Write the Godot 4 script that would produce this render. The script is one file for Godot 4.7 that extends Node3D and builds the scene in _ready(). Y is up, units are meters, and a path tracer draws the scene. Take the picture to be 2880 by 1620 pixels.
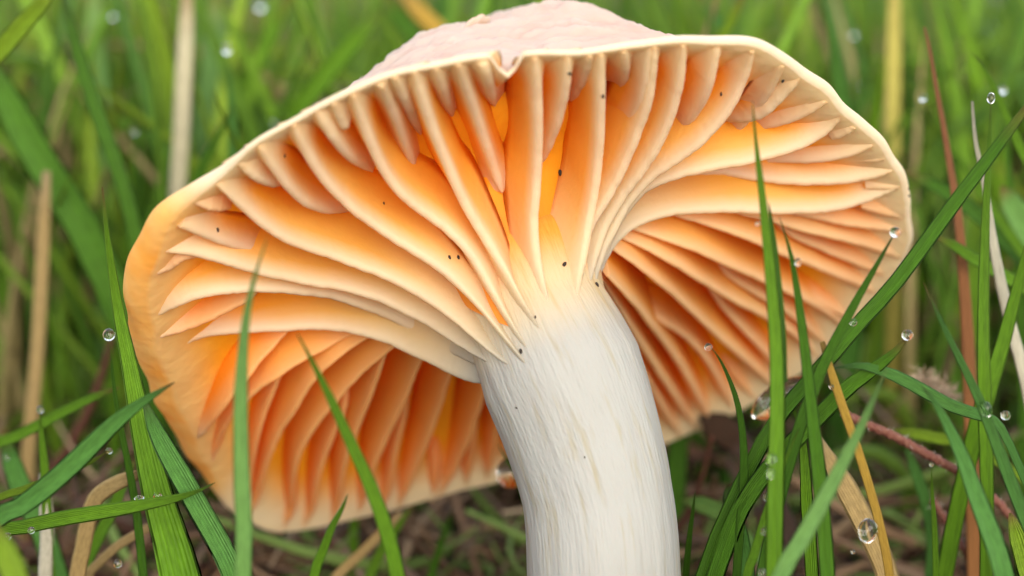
extends Node3D
# A pale apricot mushroom with a tilted cap, seen from close to the ground among wet grass. Lengths inside the helpers are millimetres, MM turns them into metres.
const MM := 0.001
var rng := RandomNumberGenerator.new()
var noise := FastNoiseLite.new()
var taken := {}
var cap_at: Transform3D          # the frame of the cap: x across, y up through the cap, z towards its raised rim
var rim: PackedFloat32Array      # radius of the cap, in mm, every ten degrees
var m_gill: StandardMaterial3D
var m_flesh: StandardMaterial3D
var m_skin: StandardMaterial3D
var m_stem: StandardMaterial3D
var m_grass: StandardMaterial3D
var m_straw: StandardMaterial3D
var m_water: StandardMaterial3D
var m_soil: StandardMaterial3D
var m_speck: StandardMaterial3D
var m_moss: StandardMaterial3D


func numbered(called: String) -> String:
	var n: int = taken.get(called, 0)
	taken[called] = n + 1
	return called if n == 0 else "%s_%03d" % [called, n]


func tag(o: Node, label := "", category := "", group := "", kind := "") -> Node:
	if label: o.set_meta("label", label)
	if category: o.set_meta("category", category)
	if group: o.set_meta("group", group)
	if kind: o.set_meta("kind", kind)
	return o


# ---- mesh building: grids of points, closed or open, with smooth normals; points in mm
class Build:
	var v := PackedVector3Array()
	var n := PackedVector3Array()
	var c := PackedColorArray()
	var uv := PackedVector2Array()
	var ix := PackedInt32Array()

	# rows of points; wrap joins the last column to the first
	func grid(rows: Array, cols: Array, wrap := false, flip := false, uvs := []) -> void:
		var base := v.size()
		var h := rows.size()
		var w: int = rows[0].size()
		for j in h:
			for i in w:
				v.append(rows[j][i]); n.append(Vector3.ZERO)
				c.append(cols[j][i]); uv.append(uvs[j][i] if uvs.size() else Vector2(float(i) / w, float(j) / h))
		var last := w if wrap else w - 1
		for j in h - 1:
			for i in last:
				var p := base + j * w + i
				var q := base + j * w + (i + 1) % w
				var r := p + w
				var s := q + w
				tri(p, r, q, flip); tri(q, r, s, flip)

	func tri(p: int, q: int, r: int, flip := false) -> void:
		if flip:
			var k := q; q = r; r = k
		var f := (v[r] - v[p]).cross(v[q] - v[p])
		n[p] += f; n[q] += f; n[r] += f
		ix.append(p); ix.append(q); ix.append(r)

	func fan(ring: Array, tip: Vector3, col: Color, flip := false) -> void:
		var base := v.size()
		for p in ring:
			v.append(p); n.append(Vector3.ZERO); c.append(col); uv.append(Vector2(0.5, 0.5))
		v.append(tip); n.append(Vector3.ZERO); c.append(col); uv.append(Vector2(0.5, 0.5))
		for i in ring.size():
			tri(base + i, base + ring.size(), base + (i + 1) % ring.size(), flip)

	# turns every face outwards, for a closed shape
	func outwards() -> void:
		var mid := Vector3.ZERO
		for p in v: mid += p
		mid /= v.size()
		var sum := 0.0
		for k in range(0, ix.size(), 3):
			var a := v[ix[k]] - mid; var b := v[ix[k + 1]] - mid; var d := v[ix[k + 2]] - mid
			sum += a.dot(d.cross(b))
		if sum < 0.0:
			for k in range(0, ix.size(), 3):
				var h := ix[k + 1]; ix[k + 1] = ix[k + 2]; ix[k + 2] = h
			for k in n.size(): n[k] = -n[k]

	func mesh(closed := true) -> ArrayMesh:
		if closed: outwards()
		var vs := v.duplicate()
		var ns := n.duplicate()
		for i in vs.size():
			vs[i] = v[i] * 0.001
			ns[i] = n[i] / maxf(n[i].length(), 1e-12)
		var a := []
		a.resize(Mesh.ARRAY_MAX)
		a[Mesh.ARRAY_VERTEX] = vs; a[Mesh.ARRAY_NORMAL] = ns; a[Mesh.ARRAY_COLOR] = c; a[Mesh.ARRAY_TEX_UV] = uv; a[Mesh.ARRAY_INDEX] = ix
		var m := ArrayMesh.new()
		m.add_surface_from_arrays(Mesh.PRIMITIVE_TRIANGLES, a)
		return m


func put(called: String, mesh: Mesh, material: Material, parent: Node = self) -> MeshInstance3D:
	var o := MeshInstance3D.new()
	o.name = numbered(called) if parent == self else called
	o.mesh = mesh
	o.material_override = material
	parent.add_child(o, true)
	return o


func lin(r: float, g: float, b: float) -> Color: return Color(r, g, b)

func smooth(a: float, b: float, x: float) -> float:
	var t := clampf((x - a) / (b - a), 0.0, 1.0)
	return t * t * (3.0 - 2.0 * t)

# a smooth curve through points
func curve(p: Array, t: float) -> Vector3:
	var f := clampf(t, 0.0, 1.0) * (p.size() - 1)
	var i := mini(int(f), p.size() - 2)
	var a: Vector3 = p[maxi(i - 1, 0)]; var b: Vector3 = p[i]; var c: Vector3 = p[i + 1]; var d: Vector3 = p[mini(i + 2, p.size() - 1)]
	return b.cubic_interpolate(c, a, d, f - i)


# ---- materials
func paper(size: int, f: Callable) -> ImageTexture:
	var im := Image.create(size, size, false, Image.FORMAT_RGB8)
	for y in size:
		for x in size:
			im.set_pixel(x, y, f.call(float(x) / size, float(y) / size))
	return ImageTexture.create_from_image(im)

func noise_tex(freq: float, seed_: int, octaves := 4, stretch := Color.WHITE, low := Color.BLACK) -> NoiseTexture2D:
	var t := NoiseTexture2D.new()
	t.width = 512; t.height = 512; t.seamless = true
	var n := FastNoiseLite.new()
	n.seed = seed_; n.frequency = freq; n.fractal_octaves = octaves; n.noise_type = FastNoiseLite.TYPE_SIMPLEX_SMOOTH
	t.noise = n
	var g := Gradient.new()
	g.set_color(0, low); g.set_color(1, stretch)
	t.color_ramp = g
	return t

func materials() -> void:
	m_gill = StandardMaterial3D.new(); m_gill.resource_name = "gill wax"
	m_gill.vertex_color_use_as_albedo = true
	m_gill.roughness = 0.5; m_gill.metallic_specular = 0.35
	m_gill.subsurf_scatter_enabled = true; m_gill.subsurf_scatter_strength = 0.12
	m_gill.backlight_enabled = true; m_gill.backlight = Color(1, 1, 1)
	m_gill.heightmap_enabled = true; m_gill.heightmap_scale = 0.004; m_gill.heightmap_texture = noise_tex(0.03, 5)
	m_gill.uv1_triplanar = true; m_gill.uv1_scale = Vector3(120, 120, 120)
	m_flesh = m_gill.duplicate(); m_flesh.resource_name = "cap flesh"
	m_skin = StandardMaterial3D.new(); m_skin.resource_name = "cap skin"
	m_skin.vertex_color_use_as_albedo = true
	m_skin.roughness = 0.6; m_skin.metallic_specular = 0.3
	m_skin.subsurf_scatter_enabled = true; m_skin.subsurf_scatter_strength = 0.12
	m_skin.backlight_enabled = true; m_skin.backlight = Color(0.9, 0.9, 0.9)
	m_skin.heightmap_enabled = true; m_skin.heightmap_scale = 0.008; m_skin.heightmap_texture = noise_tex(0.02, 8, 5)
	m_skin.uv1_triplanar = true; m_skin.uv1_scale = Vector3(70, 70, 70)
	m_stem = StandardMaterial3D.new(); m_stem.resource_name = "stem fibre"
	m_stem.vertex_color_use_as_albedo = true
	m_stem.roughness = 0.6; m_stem.metallic_specular = 0.3
	m_stem.subsurf_scatter_enabled = true; m_stem.subsurf_scatter_strength = 0.08
	var fib := FastNoiseLite.new(); fib.seed = 3; fib.frequency = 1.0; fib.fractal_octaves = 4
	m_stem.albedo_texture = paper(512, func(u, v):
		var k: float = fib.get_noise_3d(sin(u * TAU) * 9.0, cos(u * TAU) * 9.0, v * 7.0) + 0.6 * fib.get_noise_3d(sin(u * TAU) * 30.0, cos(u * TAU) * 30.0, v * 12.0 + 40.0)
		var s: float = fib.get_noise_3d(sin(u * TAU) * 5.0, cos(u * TAU) * 5.0, v * 4.0 + 90.0)
		var tan_ := clampf((k + s) * 0.9 - 0.15, 0.0, 1.0)
		return Color(0.97 - 0.05 * tan_, 0.965 - 0.09 * tan_, 0.955 - 0.19 * tan_))
	m_stem.heightmap_enabled = true; m_stem.heightmap_scale = 0.007
	m_stem.heightmap_texture = paper(512, func(u, v):
		var k: float = fib.get_noise_3d(sin(u * TAU) * 13.0, cos(u * TAU) * 13.0, v * 5.0) + 0.9 * fib.get_noise_3d(sin(u * TAU) * 45.0, cos(u * TAU) * 45.0, v * 34.0)
		return Color.WHITE * clampf(0.5 + 0.5 * k, 0.0, 1.0))
	var rib := FastNoiseLite.new(); rib.seed = 11; rib.frequency = 1.0
	m_grass = StandardMaterial3D.new(); m_grass.resource_name = "grass leaf"
	m_grass.vertex_color_use_as_albedo = true
	m_grass.roughness = 0.52; m_grass.metallic_specular = 0.32
	m_grass.backlight_enabled = true; m_grass.backlight = Color(0.5, 0.62, 0.2)
	m_grass.albedo_texture = paper(256, func(u, v):
		var k: float = 0.5 + 0.5 * cos(u * TAU * 9.0 + 1.5 * rib.get_noise_2d(u * 3.0, 70.0))
		var e: float = rib.get_noise_2d(u * 26.0, v * 2.0)
		var g: float = 0.88 + 0.05 * k * k + 0.09 * e + 0.12 * rib.get_noise_2d(u * 5.0 + 50.0, v * 9.0)
		var old := smooth(0.50, 0.75, rib.get_noise_2d(u * 9.0 + 20.0, v * 16.0 + 7.0))
		return Color(g * 0.99, g, g * 0.95).lerp(Color(0.98, 0.86, 0.62), 0.7 * old))
	m_grass.heightmap_enabled = true; m_grass.heightmap_scale = 0.006
	m_grass.heightmap_texture = paper(128, func(u, _v): return Color.WHITE * (0.5 + 0.5 * cos(u * TAU * 9.0)))
	m_straw = m_grass.duplicate(); m_straw.resource_name = "dry straw"
	m_straw.backlight = Color(0.3, 0.26, 0.15); m_straw.roughness = 0.6
	m_water = StandardMaterial3D.new(); m_water.resource_name = "water"
	m_water.refraction_enabled = true; m_water.refraction_scale = 0.033
	m_water.albedo_color = Color(1, 1, 1, 0.0); m_water.transparency = BaseMaterial3D.TRANSPARENCY_ALPHA
	m_water.roughness = 0.0; m_water.metallic_specular = 0.5
	m_soil = StandardMaterial3D.new(); m_soil.resource_name = "soil"
	m_soil.albedo_texture = noise_tex(0.02, 21, 5, Color(0.34, 0.25, 0.17), Color(0.10, 0.065, 0.045))
	m_soil.roughness = 0.9
	m_soil.heightmap_enabled = true; m_soil.heightmap_scale = 0.1; m_soil.heightmap_texture = noise_tex(0.04, 22, 5)
	m_soil.uv1_triplanar = true; m_soil.uv1_scale = Vector3(25, 25, 25)
	m_speck = StandardMaterial3D.new(); m_speck.resource_name = "dirt"
	m_speck.albedo_color = Color(0.13, 0.09, 0.06); m_speck.roughness = 0.8
	m_moss = StandardMaterial3D.new(); m_moss.resource_name = "litter"
	m_moss.vertex_color_use_as_albedo = true; m_moss.roughness = 0.75


# ---- the mushroom
func rim_at(th: float, notch := 1.0) -> float:
	var f := fposmod(th / TAU, 1.0) * 36.0
	var i := int(f) % 36
	var a: float = rim[(i + 35) % 36]; var b: float = rim[i]; var c: float = rim[(i + 1) % 36]; var d: float = rim[(i + 2) % 36]
	var torn := absf(angle_difference(th, deg_to_rad(83.0))) / deg_to_rad(2.1)   # a notch in the raised rim
	return cubic_interpolate(b, c, a, d, f - floorf(f)) - 1.9 * notch * smooth(1.0, 0.15, torn) + 0.10 * sin(th * 23.0) + 0.04 * sin(th * 41.0 + 2.0)

func gill_depth(q: float) -> float:
	var k := clampf(q, 0.0, 1.0)
	return 4.6 * pow(minf(1.0, k / 0.42), 1.05) * pow(clampf((1.04 - k) / 0.55, 0.0, 1.0), 0.8)

# the surface that the gill edges lie on: q runs from the rim (0) to the stem (1)
func under(th: float, q: float, raised: float, drawn := 0.0) -> Vector3:
	var r := rim_at(th)
	var deep := (9.259) + (3.086) * cos(th) + (3.612) * sin(th)
	var k := maxf(q, 0.0)
	var w := deep * ((1.0 - 0.850) * q + 0.850 * pow(k, 9.00)) - raised
	var ring := 5.000 * (1.0 - drawn)
	return Vector3((r * cos(th)) * (1.0 - q) + ((-1.200) + ring * cos(th)) * q, -w, (r * sin(th)) * (1.0 - q) + ((9.389) + ring * sin(th)) * q)

func roll_at(th: float) -> float:      # thickness of the cap's rounded margin
	return 0.34 + 0.04 * sin(th * 17.0) * sin(th * 5.0 + 1.0) + 2.26 * smooth(0.62, 1.0, cos(th - deg_to_rad(165.0))) + 0.45 * smooth(0.5, 1.0, cos(th - deg_to_rad(15.0)))

func cap(parent: Node3D) -> void:
	var apricot := lin(0.97, 0.40, 0.018)
	var cream := lin(0.80, 0.70, 0.56)
	var skin := lin(0.66, 0.47, 0.36)
	var turns := 360
	var rows := []; var cols := []
	# underside, from the stem out to the margin
	var steps := 40
	for j in steps + 1:
		var row := []; var col := []
		for i in turns:
			var th := TAU * i / turns
			var qm := roll_at(th) / rim_at(th)
			var q := lerpf(1.0, qm, float(j) / steps)
			row.append(under(th, q, gill_depth(maxf(q - qm, 0.0) * 1.04) + 4.5 * smooth(0.5, 1.0, q), 0.30 * smooth(0.8, 1.0, q)))
			col.append(apricot.lerp(lin(0.86, 0.30, 0.04), smooth(0.80, 0.97, q)).lerp(lin(0.87, 0.56, 0.22).lerp(lin(0.86, 0.68, 0.42), smooth(1.5, 0.7, roll_at(th))), smooth(0.20, 0.02, q - qm)))  # cream towards the margin: thin pale flesh, with light shining through painted in
		rows.append(row); cols.append(col)
	# the rounded margin
	noise.seed = 6; noise.frequency = 0.12; noise.fractal_octaves = 3
	var bends := 14
	for j in range(1, bends + 1):
		var row := []; var col := []
		for i in turns:
			var th := TAU * i / turns
			var m := roll_at(th)
			var f := PI * j / bends
			var inner := under(th, m / rim_at(th), 0.0)
			var outer := Vector3(rim_at(th) * cos(th), 0.62 * m, rim_at(th) * sin(th))
			var crown := Vector3((rim_at(th) - m) * cos(th), 1.24 * m, (rim_at(th) - m) * sin(th))
			var p := inner if f < PI / 2.0 else crown
			p = Vector3(lerpf(p.x, outer.x, sin(f)), lerpf(p.y, outer.y, 1.0 - absf(cos(f))), lerpf(p.z, outer.z, sin(f)))
			row.append(p)
			var blotch := clampf(0.5 + 1.3 * noise.get_noise_3d(p.x * 1.4, p.y * 1.4, p.z * 1.4), 0.0, 1.0)
			col.append(lin(0.90, 0.43, 0.085).lerp(lin(0.89, 0.56, 0.20), blotch).lerp(lin(0.86, 0.72, 0.52), smooth(1.5, 0.7, m)))
		rows.append(row); cols.append(col)
	# the dome, with its torn skin
	var rings := 110
	noise.seed = 4; noise.frequency = 0.11; noise.fractal_octaves = 4
	for j in range(1, rings + 1):
		var row := []; var col := []
		for i in turns:
			var th := TAU * i / turns
			var m := roll_at(th)
			var rho := 1.0 - float(j) / rings
			var r := (rim_at(th, smooth(0.90, 1.0, rho)) - m) * rho
			var p := dome(r * cos(th), r * sin(th), rho, m)
			var wr: float = noise.get_noise_3d(p.x * 1.2, p.z * 3.0, 3.0)
			var cr: float = absf(noise.get_noise_3d(p.x * 0.55 + 40.0, p.z * 1.1, 9.0))
			var away := smooth(1.0, 0.93, rho)
			p.y += away * (0.55 * wr + 0.45 * noise.get_noise_3d(p.x * 6.0, p.z * 9.0, 30.0) - 0.12 * smooth(0.06, 0.0, cr))
			row.append(p)
			col.append(skin.lerp(lin(0.70, 0.56, 0.45), clampf(0.5 + wr, 0.0, 1.0)).lerp(lin(0.62, 0.40, 0.31), 0.6 * smooth(0.08, 0.0, cr) * away))
		rows.append(row); cols.append(col)
	var b := Build.new()
	b.grid(rows, cols, true, false)
	b.fan(rows[0], under(0.0, 1.0, 8.0).lerp(under(PI, 1.0, 8.0), 0.5), cols[0][0])
	var o := put("cap", b.mesh(), m_skin, parent)
	o.transform = cap_at

func dome(x: float, z: float, rho: float, m: float) -> Vector3:
	var lean := 1.0 + 0.38 * (x / 30.0) + 0.05 * (z / 30.0)
	var hump := 1.1 * exp(-pow((x - 11.5) / 3.4, 2.0) - pow((z - 12.6) / 2.2, 2.0)) * smooth(1.0, 0.9, rho)
	return Vector3(x, hump + 1.24 * m + 24.3 * lean * pow(maxf(1.0 - rho * rho, 0.0), 1.52), z)

# a gill: edge points in the cap's frame (across, below the rim, towards the raised rim) and how far each reaches up into the cap
func gill(parent: Node3D, short: bool, keen: float, n: Array) -> void:
	var pts := []; var deep := []
	for k in range(0, n.size(), 4):
		pts.append(Vector3(n[k], -n[k + 2], n[k + 1])); deep.append(Vector3(n[k + 3], 0, 0))
	var rows := []; var cols := []
	var steps := (pts.size() - 1) * 4
	var pale := lin(0.91, 0.74, 0.50)
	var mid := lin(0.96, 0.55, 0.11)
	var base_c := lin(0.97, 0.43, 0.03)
	var far := clampf((1.0 - keen) / 0.4, 0.0, 1.0)
	mid = mid.lerp(lin(0.95, 0.46, 0.085), far)
	base_c = base_c.lerp(lin(0.97, 0.31, 0.012), far)
	pale = pale.lerp(lin(0.90, 0.62, 0.34), far)
	var ph := rng.randf() * 50.0
	var start: Vector3 = pts[0]
	for j in steps + 1:
		var t := float(j) / steps
		var p := curve(pts, t)
		var d := curve(pts, minf(t + 0.02, 1.0)) - curve(pts, maxf(t - 0.02, 0.0))
		var s := Vector3(d.z, 0, -d.x)
		s = s / maxf(s.length(), 1e-6)
		var h := maxf(curve(deep, t).x, 0.2)
		var thin := 0.55 + 0.45 * smooth(0.0, 0.12, t)
		if short: thin *= sqrt(clampf((1.0 - t) / 0.16, 0.02, 1.0))
		else: thin *= 1.0 - 0.45 * smooth(0.6, 1.0, t)
		var e := 0.33 * thin * (0.45 + 0.55 * keen)
		var f := 1.2 * (0.6 + 0.4 * thin) * (0.35 + 0.65 * keen)
		p.y += 0.035 * noise.get_noise_2d(t * 45.0 + ph, ph) * h + 0.07 * noise.get_noise_2d(t * 420.0 + ph, 3.0)
		var inward := Vector3((-1.200) - p.x, 0, (9.389) - p.z)
		inward *= 2.8 / maxf(inward.length(), 2.8) * smooth(0.5, 0.85, t) * (0.0 if short or far > 0.9 or absf(keen - 0.75) < 0.01 else 1.0)
		var row := []; var col := []
		# half-profile from the base on one side over the rounded edge to the base on the other
		var sway := 0.35 * noise.get_noise_2d(t * 35.0 + ph, 9.0)
		for k in 13:
			var a := float(k) / 12.0
			var side := -1.0 if k < 6 else 1.0
			var g := absf(a - 0.5) * 2.0      # 1 at the base, 0 at the edge
			var up: float; var half: float
			if g < 0.34:
				var f2 := g / 0.34 * PI / 2.0
				half = e * sin(f2); up = e * 1.1 * (1.0 - cos(f2))
			else:
				var f3 := (g - 0.34) / 0.66
				up = e * 1.1 + (h - e * 1.1) * f3
				half = lerpf(e, f, f3 * f3) + 0.12 * sin(f3 * PI)
			if h < e * 1.4: up = h * g
			row.append(p + s * (side * half + sway * up / 6.0) + Vector3(0, up, 0) + inward * (up / h))
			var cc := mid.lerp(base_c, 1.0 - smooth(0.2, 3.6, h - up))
			cc = cc.lerp(pale, keen * (1.0 - smooth(0.1, 1.7, up)) * smooth(0.0, 1.2, h))
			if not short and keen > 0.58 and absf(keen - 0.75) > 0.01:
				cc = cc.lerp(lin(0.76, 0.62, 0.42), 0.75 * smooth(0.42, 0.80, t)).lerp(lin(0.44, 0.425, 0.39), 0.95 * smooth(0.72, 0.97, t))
			cc = cc.lerp(lin(0.86, 0.68, 0.42), 0.85 * (1.0 - smooth(0.0, 3.8, Vector2(p.x - start.x, p.z - start.z).length())))  # gills paler by the rim: own tint plus translucent glow put into the colour
			col.append(cc)
		rows.append(row); cols.append(col)
	var b := Build.new()
	b.grid(rows, cols, true, false)
	b.fan(rows[0], rows[0][6] + Vector3(0, 0.3, 0), cols[0][6], true)
	b.fan(rows[steps], rows[steps][6] + Vector3(0, 0.3, 0), base_c if short else cols[steps][6])
	var o := put("gill", b.mesh(), m_gill, parent)
	o.transform = cap_at

func stem(parent: Node3D, pts: Array, radii: Array) -> void:
	var rows := []; var cols := []; var uvs := []
	noise.seed = 12; noise.frequency = 0.35; noise.fractal_octaves = 3
	var steps := 90; var turns := 96
	for j in steps + 1:
		var t := float(j) / steps
		var p := curve(pts, t)
		var d := (curve(pts, minf(t + 0.03, 1.0)) - curve(pts, maxf(t - 0.03, 0.0)))
		d = d / d.length()
		var x := Vector3(0, 0, 1).cross(d); x = x / x.length()
		var z := d.cross(x)
		var f := t * (radii.size() - 1)
		var r := lerpf(radii[int(f)], radii[mini(int(f) + 1, radii.size() - 1)], f - floorf(f))
		var row := []; var col := []; var ur := []
		for i in turns + 1:
			var a := TAU * i / turns
			var q := r * (1.0 + 0.024 * noise.get_noise_3d(sin(a) * 9.0, cos(a) * 9.0, t * 8.0) + 0.02 * sin(a * 2.0 + 1.0))
			row.append(p + (x * cos(a) + z * sin(a)) * q)
			col.append(lin(0.82, 0.27, 0.04).lerp(lin(0.48, 0.38, 0.24), smooth(0.14, 0.25, t)).lerp(lin(0.315, 0.318, 0.312), smooth(0.23, 0.36, t)))
			ur.append(Vector2(float(i) / turns, t))
		rows.append(row); cols.append(col); uvs.append(ur)
	var b := Build.new()
	b.grid(rows, cols, false, true, uvs)
	put("stem", b.mesh(), m_stem, parent)

# ---- grass: a leaf is a closed, folded strip along its spine
func leaf(pts: Array, half: Array, face: Vector3, fold: float, low: Color, high: Color, tip: Color, steps := 26, thick := 0.14, across := 6) -> ArrayMesh:
	var rows := []; var cols := []; var uvs := []
	for j in steps + 1:
		var t := float(j) / steps
		var p := curve(pts, t)
		var d := curve(pts, minf(t + 0.03, 1.0)) - curve(pts, maxf(t - 0.03, 0.0))
		d = d / maxf(d.length(), 1e-6)
		var x := d.cross(face); x = x / maxf(x.length(), 1e-6)
		var n := x.cross(d)
		var f := t * (half.size() - 1)
		var h := lerpf(half[int(f)], half[mini(int(f) + 1, half.size() - 1)], f - floorf(f))
		var th := minf(thick, h * 0.8)
		var row := []; var col := []; var ur := []
		var c := tip.lerp(high, smooth(0.0, 0.10, t)).lerp(low, smooth(0.35, 1.0, t))
		for k in across + 1:
			var a := 2.0 * k / across - 1.0
			row.append(p + x * (a * h) + n * (fold * h * (absf(a) - 0.5) + th * 0.5 * sqrt(maxf(1.0 - a * a, 0.0)) * 1.0))
			col.append(c); ur.append(Vector2(0.5 * a * 0.98 + 0.5, t * 3.0))
		for k in range(across - 1, 0, -1):
			var a := 2.0 * k / across - 1.0
			row.append(p + x * (a * h) + n * (fold * h * (absf(a) - 0.5) - th * 0.5 * sqrt(maxf(1.0 - a * a, 0.0))))
			col.append(c); ur.append(Vector2(0.5 * a * 0.98 + 0.5, t * 3.0))
		rows.append(row); cols.append(col); uvs.append(ur)
	var b := Build.new()
	b.grid(rows, cols, true, false, uvs)
	b.fan(rows[0], (rows[0][0] + rows[0][across]) * 0.5, cols[0][0], true)
	b.fan(rows[steps], (rows[steps][0] + rows[steps][across]) * 0.5, cols[steps][0])
	return b.mesh()

const GREENS := {
	"fresh": [Color(0.085, 0.200, 0.010), Color(0.125, 0.270, 0.016), Color(0.16, 0.22, 0.04)],
	"deep": [Color(0.045, 0.125, 0.010), Color(0.070, 0.180, 0.014), Color(0.07, 0.12, 0.03)],
	"blue": [Color(0.055, 0.165, 0.032), Color(0.085, 0.225, 0.048), Color(0.10, 0.16, 0.05)],
	"soft": [Color(0.110, 0.260, 0.060), Color(0.170, 0.340, 0.095), Color(0.26, 0.36, 0.12)],
	"lime": [Color(0.130, 0.240, 0.012), Color(0.190, 0.310, 0.020), Color(0.24, 0.28, 0.05)],
	"tan": [Color(0.30, 0.19, 0.075), Color(0.38, 0.26, 0.12), Color(0.40, 0.30, 0.18)],
	"cream": [Color(0.40, 0.34, 0.22), Color(0.52, 0.46, 0.34), Color(0.55, 0.50, 0.42)],
	"gold": [Color(0.38, 0.21, 0.035), Color(0.46, 0.28, 0.05), Color(0.40, 0.25, 0.08)],
	"rust": [Color(0.34, 0.15, 0.04), Color(0.30, 0.12, 0.055), Color(0.38, 0.34, 0.30)],
	"yellow": [Color(0.36, 0.30, 0.05), Color(0.42, 0.36, 0.09), Color(0.40, 0.32, 0.10)],
	"brown": [Color(0.030, 0.016, 0.010), Color(0.045, 0.024, 0.015), Color(0.06, 0.04, 0.03)],
	"white": [Color(0.50, 0.44, 0.36), Color(0.58, 0.53, 0.46), Color(0.50, 0.46, 0.42)],
}

# points: spine from the tip down to the ground in mm, each with the leaf's half width there; the node stands where the leaf meets the ground
func blade(called: String, label: String, category: String, group: String, tone: String, turn: float, fold: float, n: Array) -> void:
	var foot := Vector3(n[n.size() - 4], -8.0, n[n.size() - 2])
	var pts := []; var half := []
	for k in range(0, n.size(), 4):
		pts.append(Vector3(n[k], n[k + 1], n[k + 2]) - foot); half.append(n[k + 3])
	var g: Array = GREENS[tone]
	var v := 0.92 + 0.16 * rng.randf()
	var face := Vector3(sin(turn), 0.2, cos(turn)).normalized()
	var dry := tone in ["tan", "cream", "gold", "rust", "yellow", "white", "brown"]
	var tip: Color = g[2] * v if rng.randf() < 0.6 else lin(0.26, 0.17, 0.06)
	var m := leaf(pts, half, face, fold * (0.4 if dry else 1.0), g[0] * v, g[1] * v, tip, 30, 0.4 if dry else 0.16)
	var o := put(called, m, m_straw if dry else m_grass)
	o.position = foot * MM
	tag(o, label, category, group)

func ball(r: Vector3, rings := 14, turns := 22) -> ArrayMesh:
	var rows := []; var cols := []
	for j in rings + 1:
		var f := PI * j / rings
		var row := []; var col := []
		for i in turns:
			var a := TAU * i / turns
			row.append(Vector3(sin(f) * cos(a) * r.x, cos(f) * r.y, sin(f) * sin(a) * r.z)); col.append(Color.WHITE)
		rows.append(row); cols.append(col)
	var b := Build.new()
	b.grid(rows, cols, true, true)
	return b.mesh()

func drop(label: String, x: float, y: float, z: float, r: float, tall := 1.0, roll := 0.0) -> void:
	var o := put("water_drop", ball(Vector3(r, r * tall, r)), m_water)
	o.position = Vector3(x, y, z) * MM
	o.rotation.z = roll
	tag(o, label, "water drop", "water drops on the grass")

func speck(label: String, x: float, y: float, z: float, r: float, roll: float) -> void:
	var o := put("dirt_speck", ball(Vector3(r * 0.75, r * 1.35, r * 0.6), 6, 8), m_speck)
	o.position = Vector3(x, y, z) * MM
	o.rotation.z = roll
	tag(o, label, "dirt speck", "dark specks on the mushroom")

# ---- what nobody could count
func scatter(called: String, label: String, category: String, meshes: Array, material: Material, many: int, where: Callable) -> void:
	var holder := Node3D.new()
	holder.name = called
	add_child(holder)
	tag(holder, label, category, "", "stuff")
	for m in meshes:
		var mm := MultiMesh.new()
		mm.transform_format = MultiMesh.TRANSFORM_3D
		mm.use_colors = true
		mm.mesh = m
		var count: int = many / meshes.size()
		mm.instance_count = count
		for i in count:
			var got: Array = where.call()
			mm.set_instance_transform(i, got[0])
			mm.set_instance_color(i, got[1])
		var o := MultiMeshInstance3D.new()
		o.name = called + "_clump"
		o.multimesh = mm
		o.material_override = material
		o.set_meta("kind", "stuff")
		holder.add_child(o, true)

func wild_leaf(high: float, wide: float, lean: float, droop: float, steps := 10) -> ArrayMesh:
	var pts := []; var half := []
	for k in 7:
		var t := 1.0 - k / 6.0
		pts.append(Vector3(lean * high * t * t, high * (t - droop * t * t * t), 0)); half.append(wide * (0.06 + 0.94 * pow(1.0 - t, 0.55)) if k > 0 else wide * 0.05)
	return leaf(pts, half, Vector3(0.15, 0.1, 1), 0.5, Color(0.8, 0.85, 0.7), Color.WHITE, Color(1.1, 0.95, 0.6), steps, 0.14, 4)

func wild_straw(long: float, wide: float, bow: float, kink: float) -> ArrayMesh:
	var pts := []; var half := []
	for k in 6:
		var t := k / 5.0
		pts.append(Vector3((t - 0.5) * long, bow * long * sin(t * PI) * 0.5, kink * long * t * t)); half.append(wide * (0.5 + 0.5 * sin(t * PI)))
	return leaf(pts, half, Vector3(0.1, 1, 0.1), 0.35, Color.WHITE, Color(0.95, 0.9, 0.85), Color(0.8, 0.75, 0.7), 8, 0.25, 4)


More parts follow.
